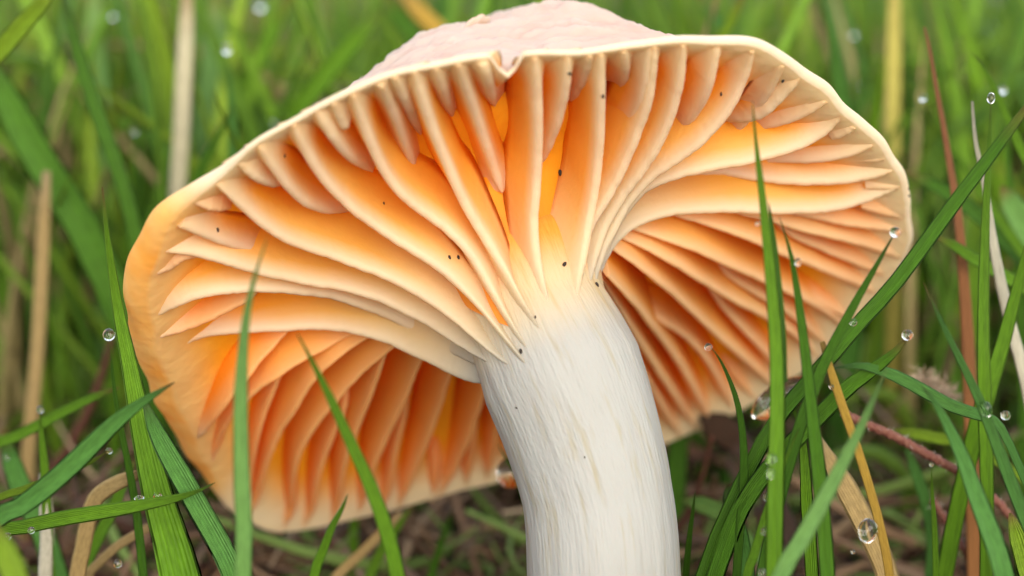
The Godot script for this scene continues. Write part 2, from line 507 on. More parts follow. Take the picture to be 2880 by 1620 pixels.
func _ready() -> void:
	rng.seed = 7
	materials()
	# camera, sky, light, exposure
	var cam := Camera3D.new()
	cam.name = "camera"
	add_child(cam)
	var lens := CameraAttributesPhysical.new()
	lens.frustum_focal_length = 66.207
	lens.frustum_near = 0.005
	lens.frustum_far = 60.0
	lens.frustum_focus_distance = 0.108
	lens.exposure_aperture = 27.0
	cam.attributes = lens
	cam.position = Vector3(0, 52.0, 101.0) * MM
	cam.rotation_degrees = Vector3(-12.0, 0, 0)
	cam.near = 0.005
	cam.far = 60.0
	var env := Environment.new()
	env.background_mode = Environment.BG_SKY
	var sky := Sky.new()
	var air := ProceduralSkyMaterial.new()
	air.sky_top_color = Color(0.80, 0.86, 0.95)
	air.sky_horizon_color = Color(0.86, 0.88, 0.90)
	air.sky_curve = 0.2
	air.ground_bottom_color = Color(0.20, 0.24, 0.14)
	air.ground_horizon_color = Color(0.35, 0.40, 0.28)
	sky.sky_material = air
	env.sky = sky
	env.tonemap_mode = Environment.TONE_MAPPER_LINEAR
	env.tonemap_exposure = 2.5
	env.sdfgi_enabled = true
	env.ssao_enabled = true
	env.ssil_enabled = true
	var around := WorldEnvironment.new()
	around.name = "environment"
	around.environment = env
	add_child(around)
	var sun := DirectionalLight3D.new()
	sun.name = "veiled_sun"
	sun.light_color = Color(1.0, 0.97, 0.92)
	sun.light_energy = 0.8
	sun.light_angular_distance = 60.0
	sun.rotation_degrees = Vector3(-13, 14, 0)
	sun.shadow_enabled = true
	add_child(sun)

	# the ground
	ground()
	# the mushroom
	rim = PackedFloat32Array([30.69, 30.13, 29.37, 29.11, 29.64, 30.47, 30.11, 29.17, 29.54, 30.69, 31.16, 31.12, 30.91, 31.26, 30.67, 29.65, 28.68, 28.18, 28.30, 28.96, 30.33, 32.37, 33.98, 31.32, 28.32, 26.45, 25.84, 26.84, 28.00, 29.08, 29.97, 30.60, 30.98, 31.23, 31.79, 31.56])
	cap_at = Transform3D(Basis(Vector3(0.95781, 0.28111, -0.05975), Vector3(-0.24164, 0.67520, -0.69693), Vector3(-0.15557, 0.68197, 0.71465)), Vector3(0.83, 24.61, -15.86) * MM)
	var shroom := Node3D.new()
	shroom.name = "mushroom"
	add_child(shroom)
	tag(shroom, "pale apricot mushroom with tilted gilled cap and bent white stem in wet grass", "mushroom")
	cap(shroom)
	stem(shroom, [Vector3(-0.57, 31.68, -11.74), Vector3(0.61, 29.49, -8.21), Vector3(1.75, 27.19, -5.77), Vector3(3.37, 23.72, -3.91), Vector3(4.76, 19.89, -2.59), Vector3(5.78, 15.83, -1.21), Vector3(6.2, 10.67, 0.09), Vector3(6.5, 2.67, -0.41), Vector3(6.6, -9.33, -0.91)], [5.0, 5.7, 4.95, 5.5, 5.25, 5.0, 5.05, 5.6, 5.2])
	noise.seed = 31; noise.frequency = 0.08; noise.fractal_octaves = 2
	gill(shroom, false, 1.0, [-24.99, 8.98, -0.13, 0.55, -23.8, 8.94, -0.62, 0.59, -22.56, 8.79, -0.95, 0.8, -21.28, 8.48, -1.05, 1.26, -19.98, 8.07, -0.98, 1.95, -18.66, 7.64, -0.86, 2.73, -17.32, 7.21, -0.76, 3.39, -15.97, 6.78, -0.66, 3.85, -14.64, 6.34, -0.48, 4.22, -13.31, 6.02, -0.11, 4.72, -12, 5.94, 0.58, 5.31, -10.76, 5.9, 1.44, 5.61, -9.6, 5.81, 2.4, 5.37, -8.48, 5.81, 3.49, 4.8, -7.38, 6.03, 4.73, 4.23, -6.28, 6.32, 6, 3.83, -5.28, 6.6, 7.11, 3.64, -4.51, 6.82, 7.79, 3.6, -3.76, 7.01, 8.25, 3.6, -2.98, 7.21, 8.65, 3.6])
	gill(shroom, false, 1.0, [-23.66, 14.27, -0.03, 0.55, -22.3, 15.03, 0.29, 1.25, -20.96, 15.47, 0.47, 1.94, -19.68, 15.52, 0.53, 2.62, -18.46, 15.23, 0.55, 3.28, -17.3, 14.68, 0.54, 3.91, -16.16, 13.94, 0.5, 4.39, -15.06, 13, 0.38, 4.62, -13.98, 11.91, 0.22, 4.65, -12.9, 10.75, 0.09, 4.65, -11.83, 9.6, 0.06, 4.73, -10.78, 8.51, 0.2, 4.86, -9.77, 7.56, 0.57, 4.91, -8.8, 6.82, 1.18, 4.74, -7.83, 6.38, 2.05, 4.37, -6.86, 6.31, 3.17, 3.98, -5.86, 6.69, 4.54, 3.72, -4.83, 7.58, 6.16, 3.62, -3.87, 8.68, 7.72, 3.6, -3.16, 9.24, 8.53, 3.6, -2.45, 9.49, 9.02, 3.6])
	gill(shroom, false, 1.0, [-20.78, 20.83, 0.03, 0.55, -20.06, 20.39, 0.11, 1.11, -19.11, 19.86, 0.31, 1.77, -18.16, 19.07, 0.47, 2.51, -17.27, 18.04, 0.57, 3.26, -16.4, 16.91, 0.62, 3.96, -15.48, 15.78, 0.64, 4.52, -14.51, 14.7, 0.64, 4.84, -13.49, 13.68, 0.65, 4.99, -12.42, 12.74, 0.69, 5.12, -11.33, 11.92, 0.84, 5.28, -10.24, 11.24, 1.14, 5.34, -9.18, 10.7, 1.66, 5.12, -8.19, 10.3, 2.4, 4.62, -7.25, 10.06, 3.34, 4.09, -6.35, 9.99, 4.44, 3.75, -5.46, 10.08, 5.64, 3.62, -4.56, 10.31, 6.9, 3.6, -3.65, 10.61, 8.16, 3.6, -2.79, 10.88, 9.28, 3.59, -2.06, 10.9, 9.99, 3.55, -1.35, 10.73, 10.51, 3.48])
	gill(shroom, false, 1.0, [-15.62, 25.84, 0.1, 0.61, -15.24, 24.49, 0.28, 1.5, -14.82, 22.99, 0.41, 2.41, -14.33, 21.45, 0.5, 3.32, -13.72, 19.96, 0.58, 4.13, -12.99, 18.58, 0.67, 4.67, -12.13, 17.35, 0.78, 4.92, -11.2, 16.25, 0.93, 5.07, -10.22, 15.27, 1.16, 5.27, -9.22, 14.43, 1.53, 5.41, -8.23, 13.74, 2.04, 5.26, -7.25, 13.19, 2.71, 4.71, -6.33, 12.78, 3.55, 3.86, -5.48, 12.48, 4.55, 3.06, -4.7, 12.28, 5.67, 2.73, -3.96, 12.15, 6.86, 2.92, -3.23, 12.05, 8.07, 3.26, -2.49, 11.94, 9.24, 3.48, -1.77, 11.75, 10.25, 3.51, -1.15, 11.42, 10.92, 3.37, -0.55, 10.97, 11.42, 3.12])
	gill(shroom, false, 1.0, [-9.82, 29.13, 0.06, 0.55, -9.82, 28.05, 0.2, 1.31, -9.76, 26.54, 0.32, 2.19, -9.61, 24.86, 0.43, 3.16, -9.32, 23.21, 0.55, 4.04, -8.91, 21.64, 0.71, 4.59, -8.37, 20.18, 0.93, 4.77, -7.71, 18.86, 1.2, 4.86, -6.97, 17.68, 1.54, 4.99, -6.18, 16.66, 1.99, 4.97, -5.37, 15.8, 2.57, 4.51, -4.59, 15.09, 3.29, 3.55, -3.86, 14.52, 4.17, 2.5, -3.2, 14.07, 5.18, 1.88, -2.61, 13.7, 6.3, 1.71, -2.08, 13.4, 7.48, 1.74, -1.59, 13.09, 8.67, 1.93, -1.1, 12.72, 9.81, 2.32, -0.64, 12.24, 10.8, 2.76, -0.23, 11.69, 11.47, 3.12, 0.18, 11.04, 11.94, 3.4])
	gill(shroom, false, 1.0, [-5.81, 30.21, 0.09, 0.57, -5.84, 28.66, 0.21, 1.55, -5.86, 27.03, 0.33, 2.57, -5.84, 25.37, 0.46, 3.59, -5.75, 23.75, 0.65, 4.38, -5.53, 22.21, 0.89, 4.74, -5.14, 20.78, 1.19, 4.82, -4.57, 19.49, 1.5, 4.87, -3.87, 18.33, 1.86, 4.87, -3.15, 17.32, 2.31, 4.56, -2.53, 16.41, 2.94, 3.79, -2.07, 15.59, 3.76, 2.78, -1.72, 14.89, 4.73, 2.03, -1.43, 14.31, 5.8, 1.73, -1.14, 13.82, 6.93, 1.69, -0.82, 13.4, 8.09, 1.73, -0.5, 12.99, 9.26, 1.87, -0.18, 12.55, 10.31, 2.18, 0.11, 12.02, 11.05, 2.61, 0.4, 11.38, 11.6, 3.06])
	gill(shroom, false, 1.0, [-1.96, 30.71, 0.1, 0.55, -1.95, 29.77, 0.16, 1.22, -1.97, 28.36, 0.33, 2.08, -1.97, 26.71, 0.49, 3.11, -1.93, 25, 0.64, 4.04, -1.84, 23.31, 0.84, 4.58, -1.72, 21.7, 1.12, 4.75, -1.59, 20.19, 1.47, 4.83, -1.43, 18.82, 1.92, 4.88, -1.19, 17.6, 2.51, 4.67, -0.88, 16.54, 3.25, 3.97, -0.54, 15.65, 4.14, 2.95, -0.21, 14.93, 5.16, 2.1, 0.1, 14.34, 6.26, 1.73, 0.4, 13.84, 7.43, 1.69, 0.72, 13.37, 8.6, 1.71, 1.02, 12.86, 9.65, 1.78, 1.24, 12.26, 10.37, 2.01, 1.42, 11.57, 10.91, 2.43])
	gill(shroom, false, 1.0, [5.23, 28.65, 0.06, 0.55, 5.19, 27.98, 0.19, 1.18, 5.05, 26.64, 0.35, 2.02, 4.83, 25.01, 0.49, 3.03, 4.56, 23.35, 0.64, 3.96, 4.27, 21.73, 0.86, 4.52, 3.95, 20.19, 1.15, 4.7, 3.58, 18.75, 1.54, 4.77, 3.15, 17.48, 2.06, 4.77, 2.72, 16.39, 2.72, 4.45, 2.38, 15.48, 3.55, 3.68, 2.17, 14.73, 4.55, 2.71, 2.05, 14.14, 5.67, 1.98, 1.99, 13.67, 6.87, 1.7, 1.97, 13.27, 8.11, 1.68, 1.96, 12.86, 9.25, 1.73, 1.93, 12.33, 10.06, 1.91, 1.88, 11.69, 10.68, 2.26])
	gill(shroom, false, 1.0, [9.25, 27.21, 0.11, 0.58, 9.11, 26.24, 0.28, 1.44, 8.9, 24.73, 0.45, 2.45, 8.65, 23, 0.61, 3.53, 8.38, 21.26, 0.8, 4.35, 8.06, 19.57, 1.06, 4.71, 7.68, 17.99, 1.41, 4.84, 7.23, 16.56, 1.88, 5.03, 6.7, 15.34, 2.49, 5.25, 6.12, 14.34, 3.25, 5.31, 5.52, 13.58, 4.18, 5.1, 4.93, 13.05, 5.29, 4.71, 4.35, 12.75, 6.53, 4.26, 3.77, 12.64, 7.9, 3.72, 3.25, 12.6, 9.2, 3.03, 2.81, 12.35, 10.07, 2.47, 2.41, 11.91, 10.74, 2.35])
	gill(shroom, false, 1.0, [12.6, 26.29, 0.04, 0.55, 12.45, 25.46, 0.25, 1.34, 12.19, 24.11, 0.47, 2.25, 11.84, 22.56, 0.63, 3.24, 11.36, 21, 0.74, 4.08, 10.75, 19.5, 0.84, 4.54, 10.07, 18.07, 0.99, 4.64, 9.35, 16.75, 1.23, 4.66, 8.57, 15.58, 1.57, 4.77, 7.71, 14.62, 2, 4.89, 6.8, 13.87, 2.54, 4.87, 5.96, 13.29, 3.26, 4.67, 5.29, 12.82, 4.21, 4.36, 4.8, 12.45, 5.36, 3.96, 4.4, 12.13, 6.51, 3.37, 3.98, 11.76, 7.32, 2.56, 3.51, 11.3, 7.92, 1.69])
	gill(shroom, false, 1.0, [14.4, 25.76, 0.07, 0.55, 14.22, 24.55, 0.24, 1.41, 13.96, 23.09, 0.43, 2.3, 13.57, 21.56, 0.61, 3.23, 13.06, 20.07, 0.77, 4.08, 12.42, 18.65, 0.91, 4.64, 11.66, 17.31, 1.03, 4.79, 10.8, 16.06, 1.15, 4.71, 9.87, 14.94, 1.32, 4.68, 8.92, 13.94, 1.61, 4.76, 8.02, 13.08, 2.09, 4.86, 7.17, 12.38, 2.79, 4.85, 6.37, 11.88, 3.71, 4.68, 5.62, 11.64, 4.84, 4.31, 4.93, 11.59, 6.01, 3.65, 4.31, 11.45, 6.8, 2.71, 3.69, 11.18, 7.38, 1.67])
	gill(shroom, false, 1.0, [18.79, 23.21, 0.06, 0.55, 18.64, 22.46, 0.08, 0.93, 18.27, 21.15, 0.18, 1.47, 17.7, 19.8, 0.37, 2.17, 16.97, 18.63, 0.57, 2.93, 16.09, 17.62, 0.75, 3.68, 15.09, 16.72, 0.87, 4.32, 14.01, 15.92, 0.91, 4.66, 12.87, 15.19, 0.89, 4.66, 11.72, 14.49, 0.9, 4.5, 10.61, 13.79, 1.03, 4.46, 9.58, 13.06, 1.37, 4.6, 8.63, 12.35, 1.92, 4.79, 7.74, 11.73, 2.65, 4.89, 6.87, 11.29, 3.54, 4.82, 6.06, 11.06, 4.64, 4.53, 5.34, 11.02, 5.79, 3.93, 4.71, 10.92, 6.57, 2.94, 4.05, 10.72, 7.14, 1.65])
	gill(shroom, false, 1.0, [24.82, 13.76, 0.02, 0.55, 24.46, 13.04, 0.05, 0.88, 23.63, 12.27, 0.16, 1.36, 22.47, 11.86, 0.29, 1.98, 21.15, 11.84, 0.43, 2.65, 19.77, 12.05, 0.58, 3.29, 18.37, 12.36, 0.7, 3.89, 17, 12.65, 0.76, 4.37, 15.65, 12.85, 0.75, 4.59, 14.31, 12.95, 0.67, 4.48, 13, 12.91, 0.55, 4.18, 11.73, 12.7, 0.48, 3.96, 10.53, 12.29, 0.57, 3.9, 9.45, 11.7, 0.9, 3.96, 8.48, 11.01, 1.45, 3.99, 7.57, 10.38, 2.18, 3.88, 6.71, 9.92, 3.1, 3.56, 5.91, 9.68, 4.09, 3.03, 5.22, 9.53, 4.8, 2.34, 4.52, 9.39, 5.35, 1.62])
	gill(shroom, false, 1.0, [29.47, 2.93, 0.09, 0.55, 28.26, 2.67, 0.14, 1.02, 26.91, 2.62, 0.25, 1.58, 25.48, 2.83, 0.4, 2.21, 24.01, 3.29, 0.52, 2.85, 22.55, 3.93, 0.62, 3.47, 21.1, 4.68, 0.69, 4.04, 19.68, 5.43, 0.7, 4.46, 18.3, 6.14, 0.66, 4.61, 16.94, 6.8, 0.58, 4.49, 15.59, 7.38, 0.48, 4.2, 14.26, 7.89, 0.38, 3.93, 12.92, 8.31, 0.33, 3.76, 11.58, 8.63, 0.36, 3.68, 10.26, 8.83, 0.53, 3.63, 9.01, 8.9, 0.92, 3.55, 7.91, 8.84, 1.57, 3.42, 6.95, 8.7, 2.48, 3.18, 6.1, 8.56, 3.43, 2.76, 5.36, 8.49, 4.08, 2.2, 4.61, 8.46, 4.57, 1.61])
	gill(shroom, true, 0.6, [-24.88, 11.84, 0.02, 0.55, -23.99, 11.73, 0.03, 0.82, -22.74, 11.75, 0.06, 1.24, -21.39, 11.82, 0, 1.76, -20.05, 11.91, -0.18, 2.24, -18.71, 11.98, -0.44, 2.55, -17.46, 12.01, -0.89, 2.48, -16.48, 12.03, -2.04, 1.78, -15.58, 12.05, -3.98, 0.55])
	gill(shroom, true, 1.0, [-19.01, 23.07, 0.19, 0.71, -18.51, 22.21, 0.15, 1.21, -17.78, 20.71, 0, 1.73, -16.96, 18.85, -0.36, 2.16, -16.07, 16.81, -0.99, 2.3, -15.09, 14.66, -1.99, 1.92, -14.03, 12.41, -3.3, 1.08])
	gill(shroom, true, 0.6, [-17.75, 25, -0.01, 0.55, -17.33, 24.44, 0.04, 0.7, -17.04, 24.05, 0.1, 0.89, -16.77, 23.67, 0.08, 1.09, -16.47, 23.21, -0.09, 1.21, -16.18, 22.68, -0.4, 1.23, -15.88, 22.1, -0.83, 1.18])
	gill(shroom, true, 0.6, [-22.44, 18.87, 0.04, 0.55, -21.83, 18.86, 0.04, 0.62, -21.26, 18.92, 0.05, 0.75, -20.79, 19.17, 0.05, 0.89, -20.38, 19.36, 0.03, 1.02, -19.98, 19.38, -0.03, 1.13, -19.6, 19.23, -0.13, 1.23, -19.24, 18.95, -0.26, 1.33])
	gill(shroom, true, 1.0, [-12.26, 28.05, -0.01, 0.55, -12.15, 26.77, 0.13, 1.34, -11.96, 25.04, 0.2, 2.21, -11.68, 23.05, 0.14, 3, -11.22, 20.97, -0.17, 3.33, -10.51, 18.89, -0.87, 2.97, -9.72, 17.08, -1.78, 2.2, -9.23, 16.02, -2.51, 1.37, -8.85, 15.21, -3.53, 0.55])
	gill(shroom, true, 1.0, [-14.07, 27.29, -0.08, 0.55, -13.79, 26.59, -0.04, 0.79, -13.59, 25.95, 0.03, 1.09, -13.38, 25.24, 0, 1.4, -13.13, 24.41, -0.21, 1.64, -12.82, 23.47, -0.6, 1.75, -12.51, 22.46, -1.18, 1.64, -12.23, 21.56, -2.14, 1.22, -11.97, 20.7, -3.61, 0.55])
	gill(shroom, true, 1.0, [-8.23, 29.66, -0.04, 0.55, -8.07, 28.61, 0.28, 1.37, -7.89, 27.04, 0.32, 2.17, -7.65, 24.97, -0.05, 2.69, -7.24, 22.5, -0.93, 2.4, -6.67, 19.72, -2.25, 1.24])
	gill(shroom, true, 1.0, [-4.05, 30.45, 0.24, 0.72, -3.99, 28.35, -0.18, 1.5, -3.96, 26.14, -0.61, 2.19, -3.96, 23.81, -1.05, 2.45, -3.96, 21.39, -1.49, 2.09, -3.97, 18.91, -1.94, 1.37])
	gill(shroom, true, 1.0, [0.69, 30.15, 0.17, 0.64, 0.76, 28.08, -0.07, 1.62, 0.84, 25.65, -0.3, 2.5, 0.92, 23.07, -0.49, 2.95, 1, 20.45, -0.63, 2.77, 1.07, 18.15, -0.64, 2.22, 1.11, 16.89, -0.45, 1.47, 1.14, 15.99, -0.27, 0.55])
	gill(shroom, true, 1.0, [-0.67, 30.39, 0.1, 0.57, -0.66, 29.32, -0.03, 1.01, -0.64, 27.92, -0.4, 1.41, -0.63, 26.12, -1.09, 1.66, -0.61, 23.92, -2.08, 1.41, -0.57, 21.4, -3.31, 0.55])
	gill(shroom, true, 1.0, [2.12, 29.79, 0.11, 0.59, 2.12, 29.53, 0.35, 0.98, 2.13, 28.63, 0.31, 1.35, 2.16, 26.99, -0.26, 1.59, 2.2, 24.63, -1.39, 1.43, 2.25, 21.67, -2.98, 0.82])
	gill(shroom, true, 1.0, [-7.1, 29.95, 0.07, 0.55, -7.09, 29.64, 0.05, 0.74, -7.08, 29.09, 0.03, 0.98, -7.07, 28.46, 0.01, 1.27, -7.06, 27.83, -0.01, 1.51, -7.06, 27.15, -0.19, 1.54, -7.06, 26.3, -1.05, 1.19, -7.06, 25.4, -2.57, 0.55])
	gill(shroom, true, 1.0, [-3.15, 30.75, 0.15, 0.55, -3.09, 29.89, 0.11, 0.95, -3.04, 28.76, -0.05, 1.38, -2.99, 27.3, -0.44, 1.78, -2.94, 25.5, -1.09, 1.95, -2.91, 23.35, -2, 1.55, -2.9, 20.92, -3.1, 0.55])
	gill(shroom, true, 1.0, [7.24, 27.88, 0, 0.55, 7, 26.6, 0.2, 1.51, 6.62, 24.82, 0.26, 2.47, 6.09, 22.7, 0.1, 3.09, 5.41, 20.32, -0.32, 3.01, 4.72, 18.1, -0.83, 2.37, 4.34, 16.88, -1.2, 1.5, 4.06, 16.02, -1.76, 0.55])
	gill(shroom, true, 1.0, [8.54, 27.44, 0.11, 0.58, 8.42, 26.71, 0.01, 0.94, 8.21, 25.36, -0.34, 1.32, 7.93, 23.57, -1.01, 1.6, 7.58, 21.46, -2.01, 1.38, 7.17, 19.1, -3.26, 0.55])
	gill(shroom, true, 1.0, [10.68, 26.8, 0.04, 0.55, 10.69, 25.91, -0.02, 0.94, 10.7, 24.57, -0.35, 1.32, 10.69, 22.78, -1.05, 1.52, 10.6, 20.6, -2.15, 1.27, 10.47, 18.11, -3.59, 0.55])
	gill(shroom, true, 1.0, [16.67, 24.76, -0.1, 0.55, 16.38, 23.82, 0.2, 1.23, 15.98, 22.28, 0.39, 1.95, 15.47, 20.31, 0.29, 2.57, 14.79, 18.06, -0.23, 2.77, 13.94, 15.56, -1.19, 2.24, 12.99, 12.86, -2.49, 1.04])
	gill(shroom, true, 1.0, [12.35, 26.36, -0.13, 0.55, 12, 24.72, 0.19, 1.69, 11.58, 22.78, 0.34, 2.73, 11.02, 20.61, 0.15, 3.21, 10.23, 18.35, -0.57, 2.86, 9.39, 16.36, -1.55, 2, 8.9, 15.24, -2.09, 1.19, 8.53, 14.42, -2.73, 0.55])
	gill(shroom, true, 1.0, [20.71, 20.94, 0.07, 0.55, 20.57, 20.45, 0.06, 0.74, 20.09, 18.83, -0.09, 0.99, 19.42, 16.67, -0.52, 1.23, 18.61, 14.31, -1.28, 1.29, 17.7, 11.74, -2.35, 1.06, 16.73, 8.99, -3.64, 0.55])
	gill(shroom, true, 1.0, [21.87, 19.1, 0.06, 0.55, 21.38, 18.44, 0.11, 0.88, 20.73, 17.61, 0.11, 1.23, 20, 16.72, 0.02, 1.56, 19.28, 15.87, -0.2, 1.75, 18.66, 15.14, -0.67, 1.71, 18.07, 14.46, -1.35, 1.45, 17.49, 13.77, -2.23, 1.03, 16.9, 13.09, -3.28, 0.55])
	gill(shroom, true, 1.0, [23.73, 15.78, 0.06, 0.55, 23.41, 15.52, 0.06, 0.71, 22.63, 14.9, -0.05, 0.89, 21.66, 14.16, -0.38, 1.04, 20.67, 13.38, -0.94, 1.06, 19.68, 12.57, -1.65, 0.99])
	gill(shroom, true, 1.0, [27.26, 9.08, 0.07, 0.55, 26.94, 8.99, 0.07, 0.73, 25.79, 8.68, 0, 0.97, 24.38, 8.34, -0.31, 1.19, 22.99, 8.01, -0.88, 1.26, 21.63, 7.67, -1.63, 1.17, 20.28, 7.29, -2.49, 0.98])
	gill(shroom, true, 1.0, [25.77, 11.98, 0.11, 0.55, 25.62, 11.84, 0.11, 0.63, 25.27, 11.49, 0.08, 0.72, 24.82, 11.11, -0.08, 0.79, 24.35, 10.75, -0.34, 0.82])
	gill(shroom, true, 1.0, [28.84, 5.36, 0.12, 0.55, 28.44, 5.31, 0.14, 0.8, 27.28, 5.3, 0.17, 1.14, 25.85, 5.42, 0.09, 1.53, 24.41, 5.67, -0.1, 1.87, 23, 5.99, -0.36, 2.13, 21.61, 6.33, -0.69, 2.32, 20.25, 6.69, -1.07, 2.41, 18.91, 7.1, -1.5, 2.35, 17.59, 7.58, -1.94, 2.1, 16.36, 8.08, -2.24, 1.75, 15.44, 8.48, -2.26, 1.44, 14.61, 8.83, -2.33, 1.16, 13.78, 9.19, -2.59, 0.86, 12.95, 9.54, -2.99, 0.55])
	gill(shroom, true, 1.0, [29.49, 2.82, 0.07, 0.55, 29.16, 2.92, 0.06, 0.6, 28.51, 3.1, -0.01, 0.68, 27.76, 3.31, -0.15, 0.77, 27.02, 3.5, -0.33, 0.86])
	gill(shroom, true, 1.0, [28.22, 7.02, 0.05, 0.55, 27.92, 6.96, 0.01, 0.56, 27.38, 6.87, -0.16, 0.56, 26.78, 6.76, -0.43, 0.56, 26.19, 6.63, -0.77, 0.55])
	gill(shroom, true, 0.75, [30.14, -1.84, 0, 0.55, 29.95, -1.63, 0, 0.59, 29.28, -0.95, 0, 0.71, 28.41, -0.16, 0, 0.9, 27.54, 0.62, -0.04, 1.12, 26.7, 1.38, -0.12, 1.33])
	gill(shroom, false, 0.75, [30.29, -3.71, -0.01, 0.55, 29.31, -2.95, 0.05, 0.89, 27.67, -1.7, 0.11, 1.34, 25.88, -0.39, 0.07, 1.81, 24.19, 0.77, -0.14, 2.21, 22.58, 1.86, -0.44, 2.53, 20.97, 2.93, -0.74, 2.83, 19.37, 3.98, -1, 3.12])
	gill(shroom, false, 0.75, [30.16, -7.35, 0.04, 0.55, 29.13, -6.08, 0.1, 0.96, 27.58, -4.28, 0.18, 1.5, 25.88, -2.43, 0.29, 2.14, 24.21, -0.75, 0.37, 2.76, 22.61, 0.73, 0.35, 3.27, 21.11, 1.98, 0.18, 3.61, 19.69, 3.06, -0.14, 3.7, 18.3, 4.01, -0.5, 3.48, 16.92, 4.89, -0.89, 2.99, 15.54, 5.72, -1.27, 2.35])
	gill(shroom, true, 0.75, [29.45, -10.11, -0.13, 0.55, 28.71, -9.15, -0.1, 0.81, 27.09, -7.12, -0.07, 1.27, 25.24, -4.86, -0.1, 1.87, 23.48, -2.77, -0.22, 2.38, 22, -1.07, -0.43, 2.65, 21.18, -0.15, -0.83, 2.57, 20.59, 0.52, -1.53, 2.12, 19.99, 1.2, -2.54, 1.41, 19.4, 1.87, -3.8, 0.55])
	gill(shroom, false, 0.75, [28.52, -12.15, -0.03, 0.55, 27.97, -11.3, 0.01, 0.87, 26.63, -9.3, 0.14, 1.43, 25.04, -7.03, 0.28, 2.19, 23.48, -4.9, 0.43, 3, 21.96, -2.86, 0.56, 3.76, 20.5, -0.88, 0.67, 4.35, 19.11, 0.98, 0.7, 4.65, 17.8, 2.59, 0.61, 4.55, 16.54, 3.83, 0.36, 4.13, 15.31, 4.77, -0.03, 3.58, 14.1, 5.53, -0.49, 3.01, 12.89, 6.23, -0.97, 2.45, 11.7, 6.9, -1.47, 1.85, 10.51, 7.56, -1.97, 1.22])
	gill(shroom, true, 0.75, [26.54, -15.46, -0.01, 0.55, 24.99, -13.04, -0.05, 1.12, 23.38, -10.68, -0.13, 1.72, 21.78, -8.51, -0.26, 2.27, 20.41, -6.78, -0.48, 2.58, 19.65, -5.83, -0.92, 2.52, 19.08, -5.13, -1.66, 2.1, 18.52, -4.43, -2.69, 1.4, 17.95, -3.73, -3.9, 0.55])
	gill(shroom, false, 0.75, [25.9, -16.43, 0.04, 0.55, 24.86, -13.97, 0.09, 1.21, 23.51, -11.31, 0.19, 1.99, 22, -8.76, 0.33, 2.88, 20.47, -6.38, 0.48, 3.76, 18.98, -4.1, 0.63, 4.44, 17.53, -1.88, 0.78, 4.76, 16.13, 0.28, 0.93, 4.75, 14.78, 2.26, 1.02, 4.59, 13.5, 3.88, 0.92, 4.35, 12.28, 5.07, 0.6, 3.99, 11.07, 6.03, 0.21, 3.49, 9.83, 7.08, -0.07, 2.86, 8.57, 8.24, -0.24, 2.14])
	gill(shroom, true, 0.75, [24.29, -18.55, -0.06, 0.55, 23.32, -16.11, -0.03, 1.15, 21.88, -12.94, -0.03, 1.88, 20.26, -9.89, -0.1, 2.65, 18.64, -7.31, -0.28, 3.24, 17.29, -5.36, -0.57, 3.47, 16.57, -4.34, -0.85, 3.26, 16.05, -3.61, -1.39, 2.63, 15.52, -2.87, -2.25, 1.68, 15, -2.14, -3.45, 0.55])
	gill(shroom, false, 0.75, [23.33, -19.71, -0.03, 0.55, 22.48, -17.31, 0.02, 1.17, 21.28, -14.45, 0.11, 1.96, 19.88, -11.67, 0.22, 2.88, 18.43, -9.07, 0.36, 3.8, 16.99, -6.55, 0.53, 4.48, 15.59, -4.01, 0.75, 4.78, 14.28, -1.41, 0.99, 4.79, 13.05, 1.12, 1.2, 4.73, 11.89, 3.28, 1.23, 4.57, 10.78, 4.87, 0.98, 4.17, 9.68, 6.06, 0.57, 3.49, 8.53, 7.31, 0.28, 2.57, 7.35, 8.8, 0.19, 1.49])
	gill(shroom, false, 0.75, [19.58, -23, 0.04, 0.55, 19.22, -22.01, 0.08, 1.03, 18.14, -19.13, 0.17, 1.78, 16.86, -15.81, 0.25, 2.77, 15.63, -12.62, 0.33, 3.76, 14.46, -9.45, 0.46, 4.45, 13.33, -6.21, 0.69, 4.74, 12.21, -2.9, 1.03, 4.84, 11.1, 0.31, 1.42, 4.86, 10.02, 3.13, 1.67, 4.66, 8.98, 5.37, 1.66, 4.07, 7.98, 7.06, 1.37, 3.07, 7, 8.36, 0.88, 1.76])
	gill(shroom, true, 0.75, [20.78, -22.09, 0, 0.55, 20.18, -20.3, -0.02, 1.04, 19.13, -17.33, -0.07, 1.68, 17.97, -14.16, -0.18, 2.4, 16.88, -11.24, -0.36, 3, 15.99, -8.88, -0.61, 3.31, 15.53, -7.67, -0.96, 3.17, 15.22, -6.83, -1.56, 2.6, 14.9, -5.98, -2.52, 1.67, 14.58, -5.14, -3.75, 0.55])
	gill(shroom, false, 0.75, [13.49, -26.04, -0.13, 0.55, 12.92, -22.4, 0.07, 1.6, 12.31, -18.54, 0.18, 2.71, 11.66, -14.88, 0.21, 3.73, 10.92, -11.31, 0.33, 4.4, 10.09, -7.55, 0.67, 4.72, 9.24, -3.53, 1.27, 4.79, 8.39, 0.45, 1.95, 4.5, 7.54, 3.83, 2.39, 3.77, 6.73, 6.39, 2.42, 2.83])
	gill(shroom, true, 0.75, [15.69, -25.26, -0.09, 0.55, 15.19, -22.19, -0.1, 1.26, 14.57, -18.68, -0.16, 2.07, 13.85, -15.26, -0.26, 2.89, 12.97, -12.2, -0.35, 3.51, 11.86, -9.52, -0.41, 3.7, 10.76, -7.44, -0.46, 3.5, 10.14, -6.35, -0.63, 3.08, 9.69, -5.56, -1.15, 2.45, 9.25, -4.78, -2.09, 1.58, 8.81, -4, -3.35, 0.55])
	gill(shroom, true, 0.75, [17.72, -24.26, -0.04, 0.55, 17.24, -22.86, -0.12, 0.7, 16.69, -21.23, -0.34, 0.83, 16.2, -19.72, -0.73, 0.86, 15.79, -18.51, -1.27, 0.75, 15.41, -17.53, -1.92, 0.55])
